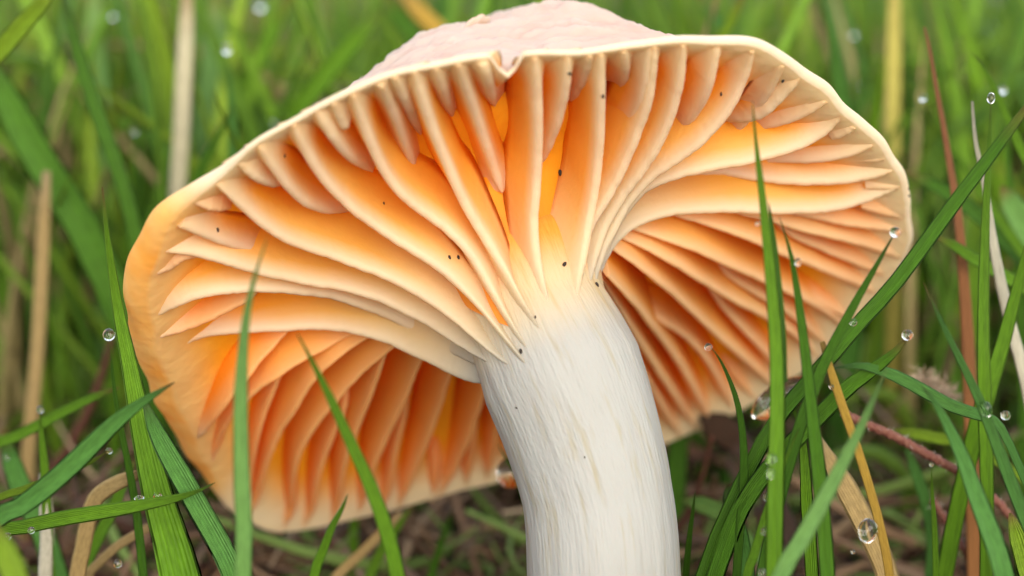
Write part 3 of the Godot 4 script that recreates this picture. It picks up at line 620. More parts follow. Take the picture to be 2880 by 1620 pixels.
	gill(shroom, false, 0.75, [12.09, -26.45, -0.1, 0.55, 11.48, -23.37, 0.01, 1.5, 10.76, -19.65, 0.15, 2.61, 10.01, -15.86, 0.3, 3.73, 9.3, -12.17, 0.48, 4.47, 8.64, -8.55, 0.7, 4.73, 8.04, -5.02, 0.94, 4.74, 7.49, -1.67, 1.17, 4.54, 6.94, 1.41, 1.31, 3.97, 6.39, 4.25, 1.38, 3.09])
	gill(shroom, false, 0.75, [10.6, -26.81, 0.02, 0.55, 9.93, -23.41, 0.05, 1.62, 9.23, -19.42, 0.15, 2.82, 8.57, -15.24, 0.32, 3.94, 7.98, -11.06, 0.59, 4.65, 7.43, -6.91, 0.95, 4.97, 6.91, -2.76, 1.39, 5.21])
	gill(shroom, false, 0.45, [-26.57, -2.68, 0.06, 0.55, -25.88, -1.74, 0.42, 1.19, -24.57, 0, 0.75, 1.89, -23.09, 1.84, 0.93, 2.57, -21.67, 3.29, 0.78, 3.04, -20.33, 4.21, 0.35, 3.26, -19.06, 4.71, -0.32, 3.26, -17.8, 5.02, -1.08, 3.05, -16.54, 5.28, -1.86, 2.68])
	gill(shroom, false, 0.45, [-27.22, -7.91, -0.08, 0.55, -26.68, -6.77, -0.05, 0.71, -25.55, -4.58, 0, 1.05, -24.17, -2.33, 0.05, 1.6, -22.7, -0.48, 0.12, 2.26, -21.19, 0.99, 0.21, 2.99, -19.69, 2.1, 0.27, 3.68, -18.25, 2.83, 0.21, 4.19, -16.85, 3.18, -0.02, 4.35, -15.46, 3.34, -0.33, 4.26, -14.04, 3.5, -0.58, 4.11, -12.58, 3.79, -0.69, 4.04, -11.11, 4.16, -0.7, 4.04])
	gill(shroom, true, 0.45, [-27.44, -15.72, -0.17, 0.55, -26.94, -15.15, -0.16, 0.62, -26.45, -14.59, -0.16, 0.78, -25.77, -13.38, -0.15, 1.12, -24.56, -10.35, -0.12, 1.58, -23.19, -7.03, -0.16, 2.07, -21.81, -4.16, -0.3, 2.49, -20.41, -1.74, -0.55, 2.77, -19.19, 0.08, -0.9, 2.86, -18.49, 1.07, -1.37, 2.69, -17.98, 1.81, -2.07, 2.2, -17.46, 2.55, -3.03, 1.45, -16.94, 3.28, -4.15, 0.55])
	gill(shroom, false, 0.45, [-27.39, -17.65, -0.01, 0.55, -26.88, -17.08, -0.01, 0.68, -26.38, -16.5, -0.01, 0.9, -25.71, -15.46, -0, 1.26, -24.56, -13.05, 0.01, 1.77, -23.26, -10.27, 0.04, 2.38, -21.94, -7.67, 0.09, 3.06, -20.57, -5.3, 0.18, 3.74, -19.17, -3.16, 0.28, 4.35, -17.82, -1.21, 0.33, 4.73, -16.53, 0.5, 0.29, 4.84, -15.23, 1.83, 0.22, 4.78, -13.87, 2.73, 0.13, 4.72, -12.47, 3.34, 0.03, 4.63, -11.05, 3.86, -0.08, 4.31, -9.64, 4.37, -0.18, 3.72])
	gill(shroom, false, 0.45, [-25.64, -22.53, -0.1, 0.55, -25.23, -21.89, -0.1, 0.56, -24.81, -21.25, -0.1, 0.63, -24.4, -20.61, -0.09, 0.79, -23.98, -19.97, -0.09, 1.07, -23.46, -18.75, -0.08, 1.55, -22.59, -15.86, -0.02, 2.24, -21.55, -12.66, 0.04, 3.03, -20.36, -9.88, 0.09, 3.81, -19, -7.52, 0.18, 4.42, -17.55, -5.48, 0.29, 4.74, -16.09, -3.65, 0.37, 4.79, -14.66, -1.94, 0.45, 4.82, -13.22, -0.29, 0.57, 4.9, -11.78, 1.3, 0.76, 4.79, -10.34, 2.73, 0.96, 4.23, -8.91, 4, 1.14, 3.33])
	gill(shroom, false, 0.45, [-21.36, -23.55, 0.02, 0.55, -20.96, -22.88, 0.02, 0.69, -20.57, -22.2, 0.02, 0.97, -20.02, -20.92, 0.02, 1.55, -18.99, -17.87, 0.05, 2.47, -17.76, -14.41, 0.11, 3.53, -16.46, -11.23, 0.18, 4.34, -15.11, -8.27, 0.27, 4.67, -13.77, -5.43, 0.39, 4.74, -12.49, -2.6, 0.55, 4.79, -11.31, 0.14, 0.68, 4.69, -10.23, 2.48, 0.6, 4.21, -9.2, 4.31, 0.27, 3.45])
	gill(shroom, true, 0.45, [-23.82, -22.94, -0.06, 0.55, -23.39, -22.29, -0.06, 0.63, -22.96, -21.65, -0.07, 0.78, -22.53, -21, -0.07, 1.04, -21.96, -19.88, -0.1, 1.47, -20.99, -17.38, -0.19, 2.08, -19.84, -14.62, -0.32, 2.78, -18.63, -12.13, -0.47, 3.41, -17.4, -9.9, -0.64, 3.76, -16.33, -8.11, -0.82, 3.72, -15.7, -7.1, -0.98, 3.34, -15.23, -6.33, -1.47, 2.65, -14.76, -5.56, -2.43, 1.69, -14.29, -4.8, -3.77, 0.55])
	gill(shroom, false, 0.45, [-19.17, -24.06, -0.21, 0.55, -18.78, -23.38, -0.2, 0.58, -18.38, -22.7, -0.2, 0.76, -17.81, -21.44, -0.16, 1.3, -16.68, -18.54, -0.02, 2.25, -15.36, -15.37, 0.11, 3.36, -14.02, -12.54, 0.19, 4.25, -12.69, -9.89, 0.27, 4.67, -11.4, -7.22, 0.39, 4.77, -10.18, -4.45, 0.59, 4.76, -9.01, -1.61, 0.87, 4.43, -7.87, 1.17, 1.17, 3.57, -6.75, 3.77, 1.44, 2.37])
	gill(shroom, true, 0.45, [-17.15, -24.44, -0.04, 0.55, -16.79, -23.74, -0.05, 0.58, -16.43, -23.03, -0.05, 0.68, -16.07, -22.33, -0.05, 0.86, -15.71, -21.63, -0.05, 1.15, -15.26, -20.58, -0.06, 1.58, -14.55, -18.55, -0.11, 2.14, -13.78, -16.34, -0.22, 2.77, -13.03, -14.35, -0.4, 3.3, -12.3, -12.56, -0.65, 3.61, -11.65, -11.1, -0.94, 3.61, -11.21, -10.12, -1.21, 3.29, -10.84, -9.3, -1.7, 2.63, -10.48, -8.48, -2.58, 1.67, -10.11, -7.66, -3.84, 0.55])
	gill(shroom, false, 0.45, [-15.49, -24.56, -0.01, 0.55, -15.11, -23.86, -0.01, 0.7, -14.52, -22.69, 0, 1.12, -13.32, -20.13, 0.05, 1.91, -11.95, -17.16, 0.12, 2.96, -10.64, -14.25, 0.2, 3.95, -9.42, -11.35, 0.3, 4.57, -8.29, -8.41, 0.42, 4.78, -7.24, -5.46, 0.57, 4.78, -6.23, -2.51, 0.78, 4.4, -5.23, 0.41, 1.04, 3.52])
	gill(shroom, true, 0.45, [-12.32, -25.13, -0.05, 0.55, -11.98, -24.12, -0.06, 0.68, -11.48, -22.41, -0.14, 0.9, -10.99, -20.71, -0.36, 1.13, -10.6, -19.36, -0.78, 1.19, -10.31, -18.35, -1.38, 0.99, -10.08, -17.62, -2.13, 0.62])
	gill(shroom, false, 0.45, [-11.68, -24.59, 0.06, 0.55, -11.07, -23.49, 0.07, 1, -9.8, -21.21, 0.1, 1.7, -8.42, -18.43, 0.12, 2.66, -7.17, -15.51, 0.17, 3.69, -6.04, -12.45, 0.26, 4.45, -5, -9.26, 0.43, 4.78, -4.03, -5.97, 0.71, 4.85, -3.11, -2.6, 1.09, 4.85])
	gill(shroom, true, 0.45, [-9.08, -24.52, -0.12, 0.55, -8.46, -22.4, -0.08, 1.09, -7.86, -20.33, -0.09, 1.69, -7.31, -18.4, -0.18, 2.27, -6.8, -16.63, -0.34, 2.71, -6.37, -15.14, -0.62, 2.91, -6.07, -14.13, -1.14, 2.78, -5.82, -13.27, -1.98, 2.29, -5.57, -12.4, -3.07, 1.51, -5.32, -11.54, -4.26, 0.55])
	gill(shroom, false, 0.45, [-7.18, -24.61, -0.14, 0.55, -6.16, -21.1, -0.04, 1.77, -5.05, -17.13, 0.09, 3.09, -3.96, -13.13, 0.24, 4.14, -2.92, -9.3, 0.4, 4.65, -1.92, -5.57, 0.59, 4.79])
	gill(shroom, false, 0.45, [-4.59, -25.07, -0.07, 0.55, -3.86, -20.77, 0.02, 2.01, -3.11, -16.4, 0.16, 3.41, -2.38, -12.1, 0.35, 4.39, -1.68, -7.96, 0.59, 4.87, -1, -3.91, 0.86, 5.13])
	gill(shroom, false, 0.75, [1.77, -26.9, 0.09, 0.55, 1.75, -26.1, 0.09, 0.74, 1.72, -25.3, 0.09, 1.08, 1.71, -23.79, 0.1, 1.75, 1.72, -20.12, 0.13, 2.81, 1.69, -15.78, 0.25, 3.89, 1.58, -11.49, 0.45, 4.57, 1.41, -7.26, 0.75, 4.78, 1.2, -3.06, 1.12, 4.79])
	gill(shroom, false, 0.75, [7.04, -27.27, 0.05, 0.55, 6.89, -26.48, 0.05, 0.71, 6.75, -25.7, 0.05, 1.03, 6.52, -24.19, 0.08, 1.69, 6.07, -20.53, 0.17, 2.74, 5.54, -16.28, 0.3, 3.83, 4.99, -12.24, 0.44, 4.49, 4.41, -8.43, 0.58, 4.69, 3.82, -4.79, 0.72, 4.72])
	gill(shroom, false, 0.75, [-1.4, -26.4, 0.04, 0.55, -1.34, -25.61, 0.04, 0.8, -1.22, -24.08, 0.05, 1.43, -0.91, -20.37, 0.09, 2.53, -0.6, -15.97, 0.2, 3.73, -0.34, -11.61, 0.41, 4.52, -0.13, -7.3, 0.71, 4.77, 0.08, -3.03, 1.08, 4.77])
	skin_flake(shroom, Vector3(2.43, 16.15, 14.52), Vector3(1.8, 0.34, 1.2), 0.4, 3)
	# the grass round it
	blade("grass_blade", "pale blurred blade rising in front of the cap's left gills, tallest of the pair there", "grass blade", "grass blades round the mushroom", "soft", 0.1, 0.45, [-13.82, 36.12, 12.37, 0.01, -14.27, 34.9, 12.49, 0.07, -14.87, 32.87, 12.7, 0.16, -15.28, 30.38, 12.96, 0.28, -15.52, 26.96, 13.33, 0.41, -15.55, 22.35, 13.84, 0.49, -15.47, 19.34, 14.17, 0.5, -15.56, 16.56, 14.48, 0.51, -15.72, 9.58, 15.01, 0.51, -15.83, 2.59, 15.38, 0.51, -15.89, -2.7, 15.57, 0.51, -15.91, -5.35, 15.63, 0.51, -15.92, -7.85, 15.68, 0.51, -15.93, -10.35, 15.71, 0.51])
	blade("grass_blade", "bright blade leaning left in front of the lower gills beside the stem", "grass blade", "grass blades round the mushroom", "fresh", 0.3, 0.45, [-12.63, 30.15, 10.57, 0.01, -11.97, 28.83, 10.56, 0.11, -10.75, 26.16, 10.56, 0.25, -9.63, 23.47, 10.58, 0.35, -8.5, 20.76, 10.6, 0.42, -7.59, 18.01, 10.64, 0.47, -6.92, 15.02, 10.72, 0.48, -5.85, 8.1, 10.83, 0.48, -5.11, 1.14, 10.91, 0.48, -4.77, -3.42, 10.94, 0.48, -4.65, -5.91, 10.96, 0.48, -4.56, -8.41, 10.97, 0.48, -4.5, -10.91, 10.97, 0.48])
	blade("grass_blade", "short green blade pointing at the lower cap margin left of the stem", "grass blade", "grass blades round the mushroom", "fresh", 0.2, 0.45, [-10.33, 18.55, 5.88, 0.01, -10.67, 17.68, 5.9, 0.12, -11.3, 16.5, 5.92, 0.22, -12.04, 14.66, 5.97, 0.31, -12.58, 13.09, 6.01, 0.33, -14.18, 6.28, 6.15, 0.33, -15.28, -0.63, 6.25, 0.33, -15.68, -4.29, 6.29, 0.33, -15.87, -6.79, 6.3, 0.33, -16, -9.28, 6.32, 0.33, -16.09, -11.78, 6.32, 0.33])
	blade("grass_blade", "tallest upright blade in front of the right half of the cap", "grass blade", "grass blades round the mushroom", "fresh", 0.1, 0.7, [14.53, 43.14, 4.74, 0.01, 14.69, 41.29, 5, 0.09, 14.93, 39.16, 5.3, 0.18, 15.33, 36.06, 5.73, 0.28, 15.73, 32.46, 6.24, 0.37, 16.06, 28.85, 6.75, 0.44, 16.2, 25.22, 7.27, 0.49, 16.16, 20.36, 7.96, 0.55, 16.11, 14.25, 8.83, 0.56, 16.07, 7.28, 9.52, 0.56, 16.04, 0.3, 9.99, 0.56, 16.02, -3.85, 10.19, 0.56, 16.02, -6.34, 10.27, 0.56, 16.02, -8.84, 10.32, 0.56, 16.01, -11.34, 10.36, 0.56])
	blade("grass_blade", "narrow second leaf sheathed along the tallest upright blade", "grass blade", "grass blades round the mushroom", "deep", -0.5, 0.45, [15.9, 36.75, 3.64, 0.01, 16.22, 34.52, 3.99, 0.18, 16.49, 31.59, 4.45, 0.32, 16.72, 28.41, 4.95, 0.4, 16.79, 25.71, 5.38, 0.42])
	blade("grass_blade", "dark upright blade with a bead of water, right of the tallest blade", "grass blade", "grass blades round the mushroom", "deep", 0.15, 0.6, [16.64, 35.77, 3.24, 0.01, 17.11, 34.41, 3.4, 0.08, 17.56, 32.68, 3.6, 0.17, 18.08, 29.46, 3.99, 0.29, 18.59, 25.72, 4.45, 0.38, 19.06, 21.95, 4.92, 0.46, 19.46, 18.92, 5.29, 0.51, 20.01, 13.09, 6.01, 0.53, 20.46, 6.13, 6.61, 0.53, 20.78, -0.85, 7.02, 0.53, 20.89, -4.42, 7.16, 0.53, 20.94, -6.92, 7.23, 0.53, 20.98, -9.42, 7.28, 0.53, 21, -11.92, 7.31, 0.53])
	blade("grass_blade", "slanting blade with a drop at its tip over the cap's right margin", "grass blade", "grass blades round the mushroom", "deep", -0.3, 0.45, [24.38, 34.52, 1.46, 0.01, 23.25, 32.33, 1.56, 0.16, 21.94, 29.84, 1.68, 0.27, 20.75, 27.38, 1.81, 0.34, 19.93, 25.55, 1.91, 0.38, 19.46, 24.12, 2, 0.4, 18.6, 21.62, 2.16, 0.41, 17.02, 14.81, 2.44, 0.41, 15.92, 7.9, 2.64, 0.41, 15.15, 0.95, 2.78, 0.41, 14.82, -3.51, 2.84, 0.41, 14.69, -6.01, 2.87, 0.41, 14.6, -8.51, 2.88, 0.41, 14.54, -11.01, 2.89, 0.41])
	blade("grass_blade", "wide dark blade slanting from the upper right edge down past the cap margin", "grass blade", "grass blades round the mushroom", "deep", 0.2, 0.45, [34.84, 43.93, -2.59, 0.05, 32.92, 41.24, -2.49, 0.32, 30.99, 38.52, -2.38, 0.45, 29.04, 35.78, -2.27, 0.52, 27.07, 32.88, -2.14, 0.55, 25.08, 30.09, -2.02, 0.55, 23.07, 27.75, -1.95, 0.56, 21.29, 25.51, -1.86, 0.56, 19.24, 23.06, -1.77, 0.56, 17.19, 20.18, -1.63, 0.56, 14.26, 13.83, -1.43, 0.56, 12.2, 7.14, -1.29, 0.56, 10.76, 0.29, -1.19, 0.56, 10.17, -3.81, -1.15, 0.56, 9.93, -6.3, -1.14, 0.56, 9.76, -8.8, -1.13, 0.56, 9.64, -11.29, -1.12, 0.56])
	blade("grass_blade", "wide dark blade with a drop on its blunt tip, slanting low to the left", "grass blade", "grass blades round the mushroom", "deep", 0.25, 0.45, [25.94, 27.31, -0.08, 0.07, 25.11, 26.21, -0.17, 0.28, 23.89, 25.09, -0.32, 0.47, 22.16, 23.67, -0.55, 0.6, 20.44, 21.7, -0.74, 0.65, 18.69, 19.71, -0.93, 0.67, 17.18, 17.84, -1.07, 0.67, 15.92, 15.84, -1.18, 0.67, 14.91, 13.54, -1.24, 0.68, 12.95, 6.83, -1.36, 0.68, 11.58, -0.04, -1.45, 0.68, 11.04, -3.98, -1.48, 0.68, 10.81, -6.47, -1.49, 0.68, 10.65, -8.97, -1.5, 0.68, 10.54, -11.46, -1.51, 0.68])
	blade("grass_blade", "light soft blade crossing low in front of the upright blades at right", "grass blade", "grass blades round the mushroom", "soft", -0.2, 0.45, [21.96, 28.1, 11, 0.02, 21.31, 26.77, 11.4, 0.1, 20.46, 24.99, 11.93, 0.24, 19.26, 22.78, 12.59, 0.4, 17.95, 20.47, 13.29, 0.48, 16.76, 18.5, 13.89, 0.51, 15.58, 16.56, 14.48, 0.51, 13.05, 10.16, 15.74, 0.51, 11.28, 3.44, 16.62, 0.51, 10.27, -2.17, 17.13, 0.51, 9.91, -5.06, 17.3, 0.51, 9.7, -7.54, 17.41, 0.51, 9.56, -10.04, 17.48, 0.51])
	blade("grass_blade", "arched leaf bending over to the left behind the straw at right", "grass blade", "grass blades round the mushroom", "blue", 0.4, 0.25, [21, 25.2, 0.37, 0.02, 21.95, 25.32, 0.13, 0.13, 23.32, 25.22, -0.15, 0.27, 25.26, 24.52, -0.45, 0.42, 27.21, 23.44, -0.7, 0.47, 29.19, 22.33, -0.94, 0.45, 30.89, 21.7, -1.19, 0.41, 32.31, 21.09, -1.39, 0.37, 33.51, 19.4, -1.46, 0.34, 36.42, 13.03, -1.64, 0.34, 38.46, 6.34, -1.77, 0.34, 39.89, -0.52, -1.86, 0.34, 40.41, -4.22, -1.9, 0.34, 40.66, -6.71, -1.91, 0.34, 40.82, -9.2, -1.92, 0.34, 40.94, -11.7, -1.93, 0.34])
	blade("grass_blade", "long blade slanting down to the right with a big bead halfway", "grass blade", "grass blades round the mushroom", "blue", -0.15, 0.45, [26.13, 31.41, 2.12, 0.01, 26.88, 29.84, 2.28, 0.1, 27.82, 27.93, 2.48, 0.18, 29.03, 25.64, 2.71, 0.26, 29.98, 23.71, 2.91, 0.32, 30.95, 21.4, 3.16, 0.37, 32.2, 18.3, 3.49, 0.43, 33.45, 15.44, 3.8, 0.46, 34.84, 12.32, 4.13, 0.46, 36.84, 5.63, 4.61, 0.46, 38.2, -1.04, 4.94, 0.46, 38.68, -4.48, 5.05, 0.46, 38.91, -6.97, 5.11, 0.46, 39.08, -9.47, 5.15, 0.46, 39.19, -11.96, 5.18, 0.46])
	blade("grass_blade", "broad blade with a dry nipped tip at the lower right", "grass blade", "grass blades round the mushroom", "blue", 0.2, 0.45, [25.51, 25.47, 5.43, 0.01, 26.16, 24.64, 5.69, 0.15, 26.94, 23.35, 6.09, 0.31, 27.92, 21.23, 6.73, 0.49, 28.73, 18.89, 7.44, 0.61, 29.53, 16.79, 8.07, 0.69, 30.33, 14.25, 8.83, 0.71, 31.74, 7.53, 10.19, 0.71, 32.72, 0.66, 11.13, 0.71, 33.14, -3.63, 11.54, 0.71, 33.3, -6.12, 11.7, 0.71, 33.42, -8.61, 11.81, 0.71, 33.5, -11.11, 11.89, 0.71])
	blade("dry_straw", "thin orange straw standing bent behind the upright blades at right", "dry straw", "dry straws among the grass", "gold", 0.1, 0.45, [20.1, 27.17, 0.98, 0.17, 20.43, 26.13, 1.06, 0.23, 21, 24.43, 1.19, 0.29, 21.56, 22.85, 1.32, 0.31, 22.4, 20.61, 1.49, 0.31, 23.39, 17.69, 1.73, 0.31, 24.26, 14.75, 1.98, 0.31, 24.95, 11.55, 2.25, 0.32, 25.98, 4.64, 2.66, 0.32, 26.63, -1.64, 2.91, 0.32, 26.85, -4.81, 3, 0.32, 26.97, -7.31, 3.05, 0.32, 27.05, -9.81, 3.08, 0.32])
	blade("dry_straw", "broad tan dead leaf lying low under the big water drop", "dry straw", "dry straws among the grass", "tan", 0.3, 0.45, [21.68, 18.4, -7.38, 0.09, 22.64, 16.29, -7.5, 0.67, 23.89, 14.3, -7.65, 0.88, 25.33, 11.68, -7.8, 0.92, 26.47, 9.5, -7.92, 0.92, 27.48, 7, -8.03, 0.93, 29.32, 0.25, -8.22, 0.93, 30.08, -3.8, -8.29, 0.93, 30.39, -6.28, -8.33, 0.93, 30.61, -8.77, -8.35, 0.93, 30.76, -11.27, -8.36, 0.93])
	blade("dry_straw", "tall rusty straw with a grey tip at the right", "dry straw", "dry straws among the grass", "rust", 0.1, 0.45, [32.17, 46.14, -24.52, 0.12, 32.59, 44.56, -24.27, 0.15, 33.16, 41.51, -23.77, 0.19, 33.72, 38.76, -23.32, 0.23, 34.39, 35.08, -22.72, 0.29, 35.07, 31.09, -22.06, 0.37, 35.65, 24.92, -21.05, 0.5, 36.13, 17.49, -19.82, 0.6, 36.63, 3.46, -17.5, 0.63, 36.77, -2.23, -16.85, 0.63, 36.82, -5.11, -16.63, 0.63, 36.85, -7.6, -16.49, 0.63, 36.87, -10.1, -16.4, 0.63])
	blade("dry_straw", "split white dead stalk right of the rusty straw", "dry straw", "dry straws among the grass", "white", 0.1, 0.45, [33.6, 41.21, -15.3, 0.09, 33.8, 39.33, -15.18, 0.13, 34.11, 37.6, -15.07, 0.17, 34.69, 35.56, -14.94, 0.23, 35.27, 32.34, -14.73, 0.33, 36.18, 28.2, -14.46, 0.43, 37.24, 24.32, -14.2, 0.47, 38.46, 20.4, -13.94, 0.48, 39.91, 13.56, -13.64, 0.48, 40.91, 6.63, -13.42, 0.48, 41.6, -0.33, -13.28, 0.48, 41.87, -4.16, -13.22, 0.48, 41.98, -6.65, -13.2, 0.48, 42.07, -9.15, -13.18, 0.48, 42.12, -11.65, -13.17, 0.48])
	blade("grass_blade", "upright green blade with a drop caught in its tip at right", "grass blade", "grass blades round the mushroom", "fresh", -0.2, 0.45, [33.76, 41.99, -11.37, 0.01, 33.74, 39.5, -11.04, 0.12, 33.64, 36.45, -10.62, 0.22, 33.55, 32.55, -10.09, 0.32, 33.54, 28.07, -9.48, 0.41, 33.64, 23.56, -8.86, 0.47, 33.85, 19.31, -8.28, 0.51, 34.05, 15.03, -7.69, 0.51, 34.28, 8.07, -7.03, 0.51, 34.44, 1.09, -6.57, 0.51, 34.52, -3.45, -6.37, 0.51, 34.54, -5.95, -6.29, 0.51, 34.56, -8.45, -6.24, 0.51, 34.58, -10.95, -6.2, 0.51])
	blade("grass_blade", "thin blade arching out of the top right corner beside the rusty straw", "grass blade", "grass blades round the mushroom", "fresh", 0.2, 0.45, [36.31, 44.19, -26.16, 0.01, 37.4, 43.02, -26.4, 0.14, 38.54, 41.26, -26.67, 0.26, 39.73, 39.01, -26.98, 0.36, 41.33, 36.07, -27.37, 0.45, 43.32, 32.75, -27.81, 0.49, 45.86, 26.25, -28.38, 0.49, 47.65, 19.5, -28.78, 0.49, 48.89, 12.61, -29.06, 0.49, 49.74, 5.67, -29.26, 0.49, 50.32, -1.14, -29.39, 0.49, 50.52, -4.56, -29.43, 0.49, 50.62, -7.06, -29.45, 0.49, 50.69, -9.56, -29.47, 0.49])
	blade("grass_blade", "thin blade with a tiny drop at its tip leaning left beside the rusty straw", "grass blade", "grass blades round the mushroom", "fresh", 0.2, 0.45, [34.66, 39.7, -33.38, 0.01, 35.48, 38.37, -33.26, 0.1, 36.71, 36.54, -33.1, 0.2, 38.13, 34.37, -32.9, 0.3, 40.26, 31.35, -32.64, 0.4, 43.12, 27.29, -32.28, 0.49, 46, 23.21, -31.92, 0.51, 48.89, 16.84, -31.55, 0.51, 50.92, 10.15, -31.3, 0.51, 52.34, 3.3, -31.12, 0.51, 53.13, -2.29, -31.02, 0.51, 53.41, -5.13, -30.98, 0.51, 53.58, -7.63, -30.96, 0.51, 53.69, -10.13, -30.95, 0.51])
	blade("grass_blade", "green blade leaning in from the right edge at mid height", "grass blade", "grass blades round the mushroom", "fresh", -0.2, 0.45, [37.7, 34, -11.72, 0.01, 37.05, 30.54, -11.64, 0.28, 36.39, 27.03, -11.54, 0.45, 35.6, 23.19, -11.44, 0.57, 34.76, 19.91, -11.35, 0.64, 34.16, 17.5, -11.28, 0.64, 32.98, 10.6, -11.14, 0.64, 32.16, 3.65, -11.05, 0.64, 31.7, -2.16, -10.99, 0.64, 31.53, -5.07, -10.98, 0.64, 31.44, -7.57, -10.96, 0.64, 31.37, -10.07, -10.96, 0.64])
	blade("grass_blade", "dark short blade sloping away behind the cap's right margin", "grass blade", "grass blades round the mushroom", "deep", 0.2, 0.45, [34.39, 32.98, -38.09, 0.08, 36.34, 32.21, -37.31, 0.51, 38.57, 30.96, -36.28, 0.71, 40.76, 29.23, -35.07, 0.76, 42.89, 27.03, -33.67, 0.75, 44.64, 24.54, -32.2, 0.75, 47.29, 18.46, -29.97, 0.75, 49.17, 11.9, -28.39, 0.75, 50.49, 5.12, -27.28, 0.75, 51.35, -1.34, -26.56, 0.75, 51.65, -4.65, -26.31, 0.75, 51.8, -7.14, -26.18, 0.75, 51.91, -9.64, -26.09, 0.75])
	blade("grass_blade", "narrow green blade arching behind the wide slanting blade at right", "grass blade", "grass blades round the mushroom", "fresh", 0.2, 0.45, [32.11, 30.65, -19.19, 0.05, 33.8, 29.88, -19.65, 0.35, 35.53, 28.77, -20.1, 0.48, 37.62, 27.56, -20.64, 0.53, 40.08, 26.16, -21.26, 0.53, 42.62, 24.09, -21.88, 0.54, 46.64, 18.45, -22.86, 0.54, 49.54, 12.11, -23.57, 0.54, 51.58, 5.44, -24.06, 0.54, 52.94, -1.13, -24.4, 0.54, 53.42, -4.53, -24.51, 0.54, 53.66, -7.02, -24.57, 0.54, 53.83, -9.51, -24.61, 0.54])
	blade("grass_blade", "blunt pale leaf tip blurred at the right edge", "grass blade", "grass blades round the mushroom", "soft", 0.2, 0.45, [42.46, 31.9, -35.81, 0.14, 43.52, 30.4, -36.46, 1.16, 44.95, 28.5, -37.29, 1.4, 46.96, 25.41, -38.52, 1.42, 49.58, 19.12, -40.13, 1.42, 51.43, 12.47, -41.26, 1.42, 52.71, 5.63, -42.05, 1.42, 53.58, -1.11, -42.58, 1.42, 53.89, -4.54, -42.76, 1.42, 54.04, -7.03, -42.86, 1.42, 54.14, -9.53, -42.92, 1.42])
	blade("grass_blade", "thin hooked blade carrying a drop in front of the right gills", "grass blade", "grass blades round the mushroom", "deep", 0.1, 0.3, [13.03, 26.43, -0.91, 0.01, 13.47, 25.93, -0.96, 0.04, 14.08, 24.91, -1.03, 0.1, 14.83, 23.11, -1.1, 0.18, 15.32, 21.16, -1.16, 0.23, 15.58, 18.92, -1.2, 0.28, 15.64, 16.38, -1.25, 0.32, 15.51, 13.81, -1.29, 0.32, 15.26, 6.81, -1.38, 0.32, 15.09, -0.19, -1.43, 0.32, 15.02, -4.09, -1.46, 0.32, 14.99, -6.59, -1.47, 0.32, 14.97, -9.09, -1.47, 0.32, 14.96, -11.59, -1.48, 0.32])
	blade("grass_blade", "small folded blade with a bead low between the two upright blades", "grass blade", "grass blades round the mushroom", "fresh", 0.1, 0.8, [18.68, 22.46, -2.11, 0.01, 19.04, 21.57, -2.12, 0.11, 19.46, 20.45, -2.12, 0.21, 19.73, 18.91, -2.1, 0.31, 19.93, 16.94, -2.08, 0.4, 20.09, 14.96, -2.05, 0.47, 20.4, 12.39, -2.02, 0.49, 20.98, 5.41, -1.95, 0.49, 21.36, -1.28, -1.9, 0.49, 21.49, -4.64, -1.88, 0.49, 21.56, -7.14, -1.88, 0.49, 21.61, -9.64, -1.87, 0.49])
	blade("grass_blade", "thin blade leaning right below the tallest upright blade", "grass blade", "grass blades round the mushroom", "fresh", -0.2, 0.45, [18.29, 22.34, 4.05, 0.01, 17.67, 20.75, 4.05, 0.11, 16.98, 18.76, 4.05, 0.2, 16.29, 16.35, 4.08, 0.27, 15.6, 13.66, 4.11, 0.31, 15.25, 12.32, 4.13, 0.31, 14.03, 5.43, 4.2, 0.31, 13.21, -1.23, 4.24, 0.31, 12.93, -4.6, 4.26, 0.31, 12.78, -7.1, 4.27, 0.31, 12.68, -9.6, 4.27, 0.31])
	blade("grass_blade", "bluish leaf low down between the stem and the upright blades", "grass blade", "grass blades round the mushroom", "blue", 0.2, 0.45, [15.8, 13.35, -5.29, 0.06, 16.03, 12.24, -5.49, 0.44, 16.33, 10.96, -5.72, 0.56, 16.88, 8.09, -6.21, 0.57, 17.79, 1.19, -7.02, 0.57, 18.21, -3.37, -7.39, 0.57, 18.36, -5.86, -7.53, 0.57, 18.47, -8.36, -7.63, 0.57, 18.54, -10.85, -7.69, 0.57])
	blade("grass_blade", "short dark blade standing just right of the stem's foot", "grass blade", "grass blades round the mushroom", "deep", 0.1, 0.45, [12.71, 15.52, -3.7, 0, 12.56, 13.72, -3.88, 0.13, 12.4, 11.9, -4.06, 0.2, 12.24, 8.86, -4.33, 0.25, 12, 1.88, -4.77, 0.25, 11.89, -3.06, -4.98, 0.25, 11.85, -5.55, -5.06, 0.25, 11.82, -8.05, -5.11, 0.25, 11.8, -10.55, -5.14, 0.25])
	blade("grass_blade", "olive stalk standing behind the right side of the stem", "grass blade", "grass blades round the mushroom", "deep", 0.1, 0.45, [15.76, 9.23, -43.26, 0.58, 15.69, 6.18, -43.01, 1.01, 15.54, 3.11, -42.76, 1.06, 15.44, -0.75, -42.44, 1.06, 15.36, -6.55, -41.95, 1.06, 15.34, -9.05, -41.81, 1.06, 15.32, -11.54, -41.71, 1.06])
	blade("grass_blade", "pale bluish leaf lying flat behind the stem's right foot", "grass blade", "grass blades round the mushroom", "soft", 0.3, 0.45, [14.31, 6.65, -26.35, 0.03, 15.68, 6.74, -25.12, 0.76, 17.15, 6.52, -23.59, 0.78, 18.28, 6.03, -22.13, 0.59, 21.72, 1.89, -17.66, 0.59, 23.57, -2.02, -15.27, 0.59, 24.38, -4.7, -14.22, 0.59, 24.86, -7.08, -13.6, 0.59, 25.19, -9.52, -13.17, 0.59])
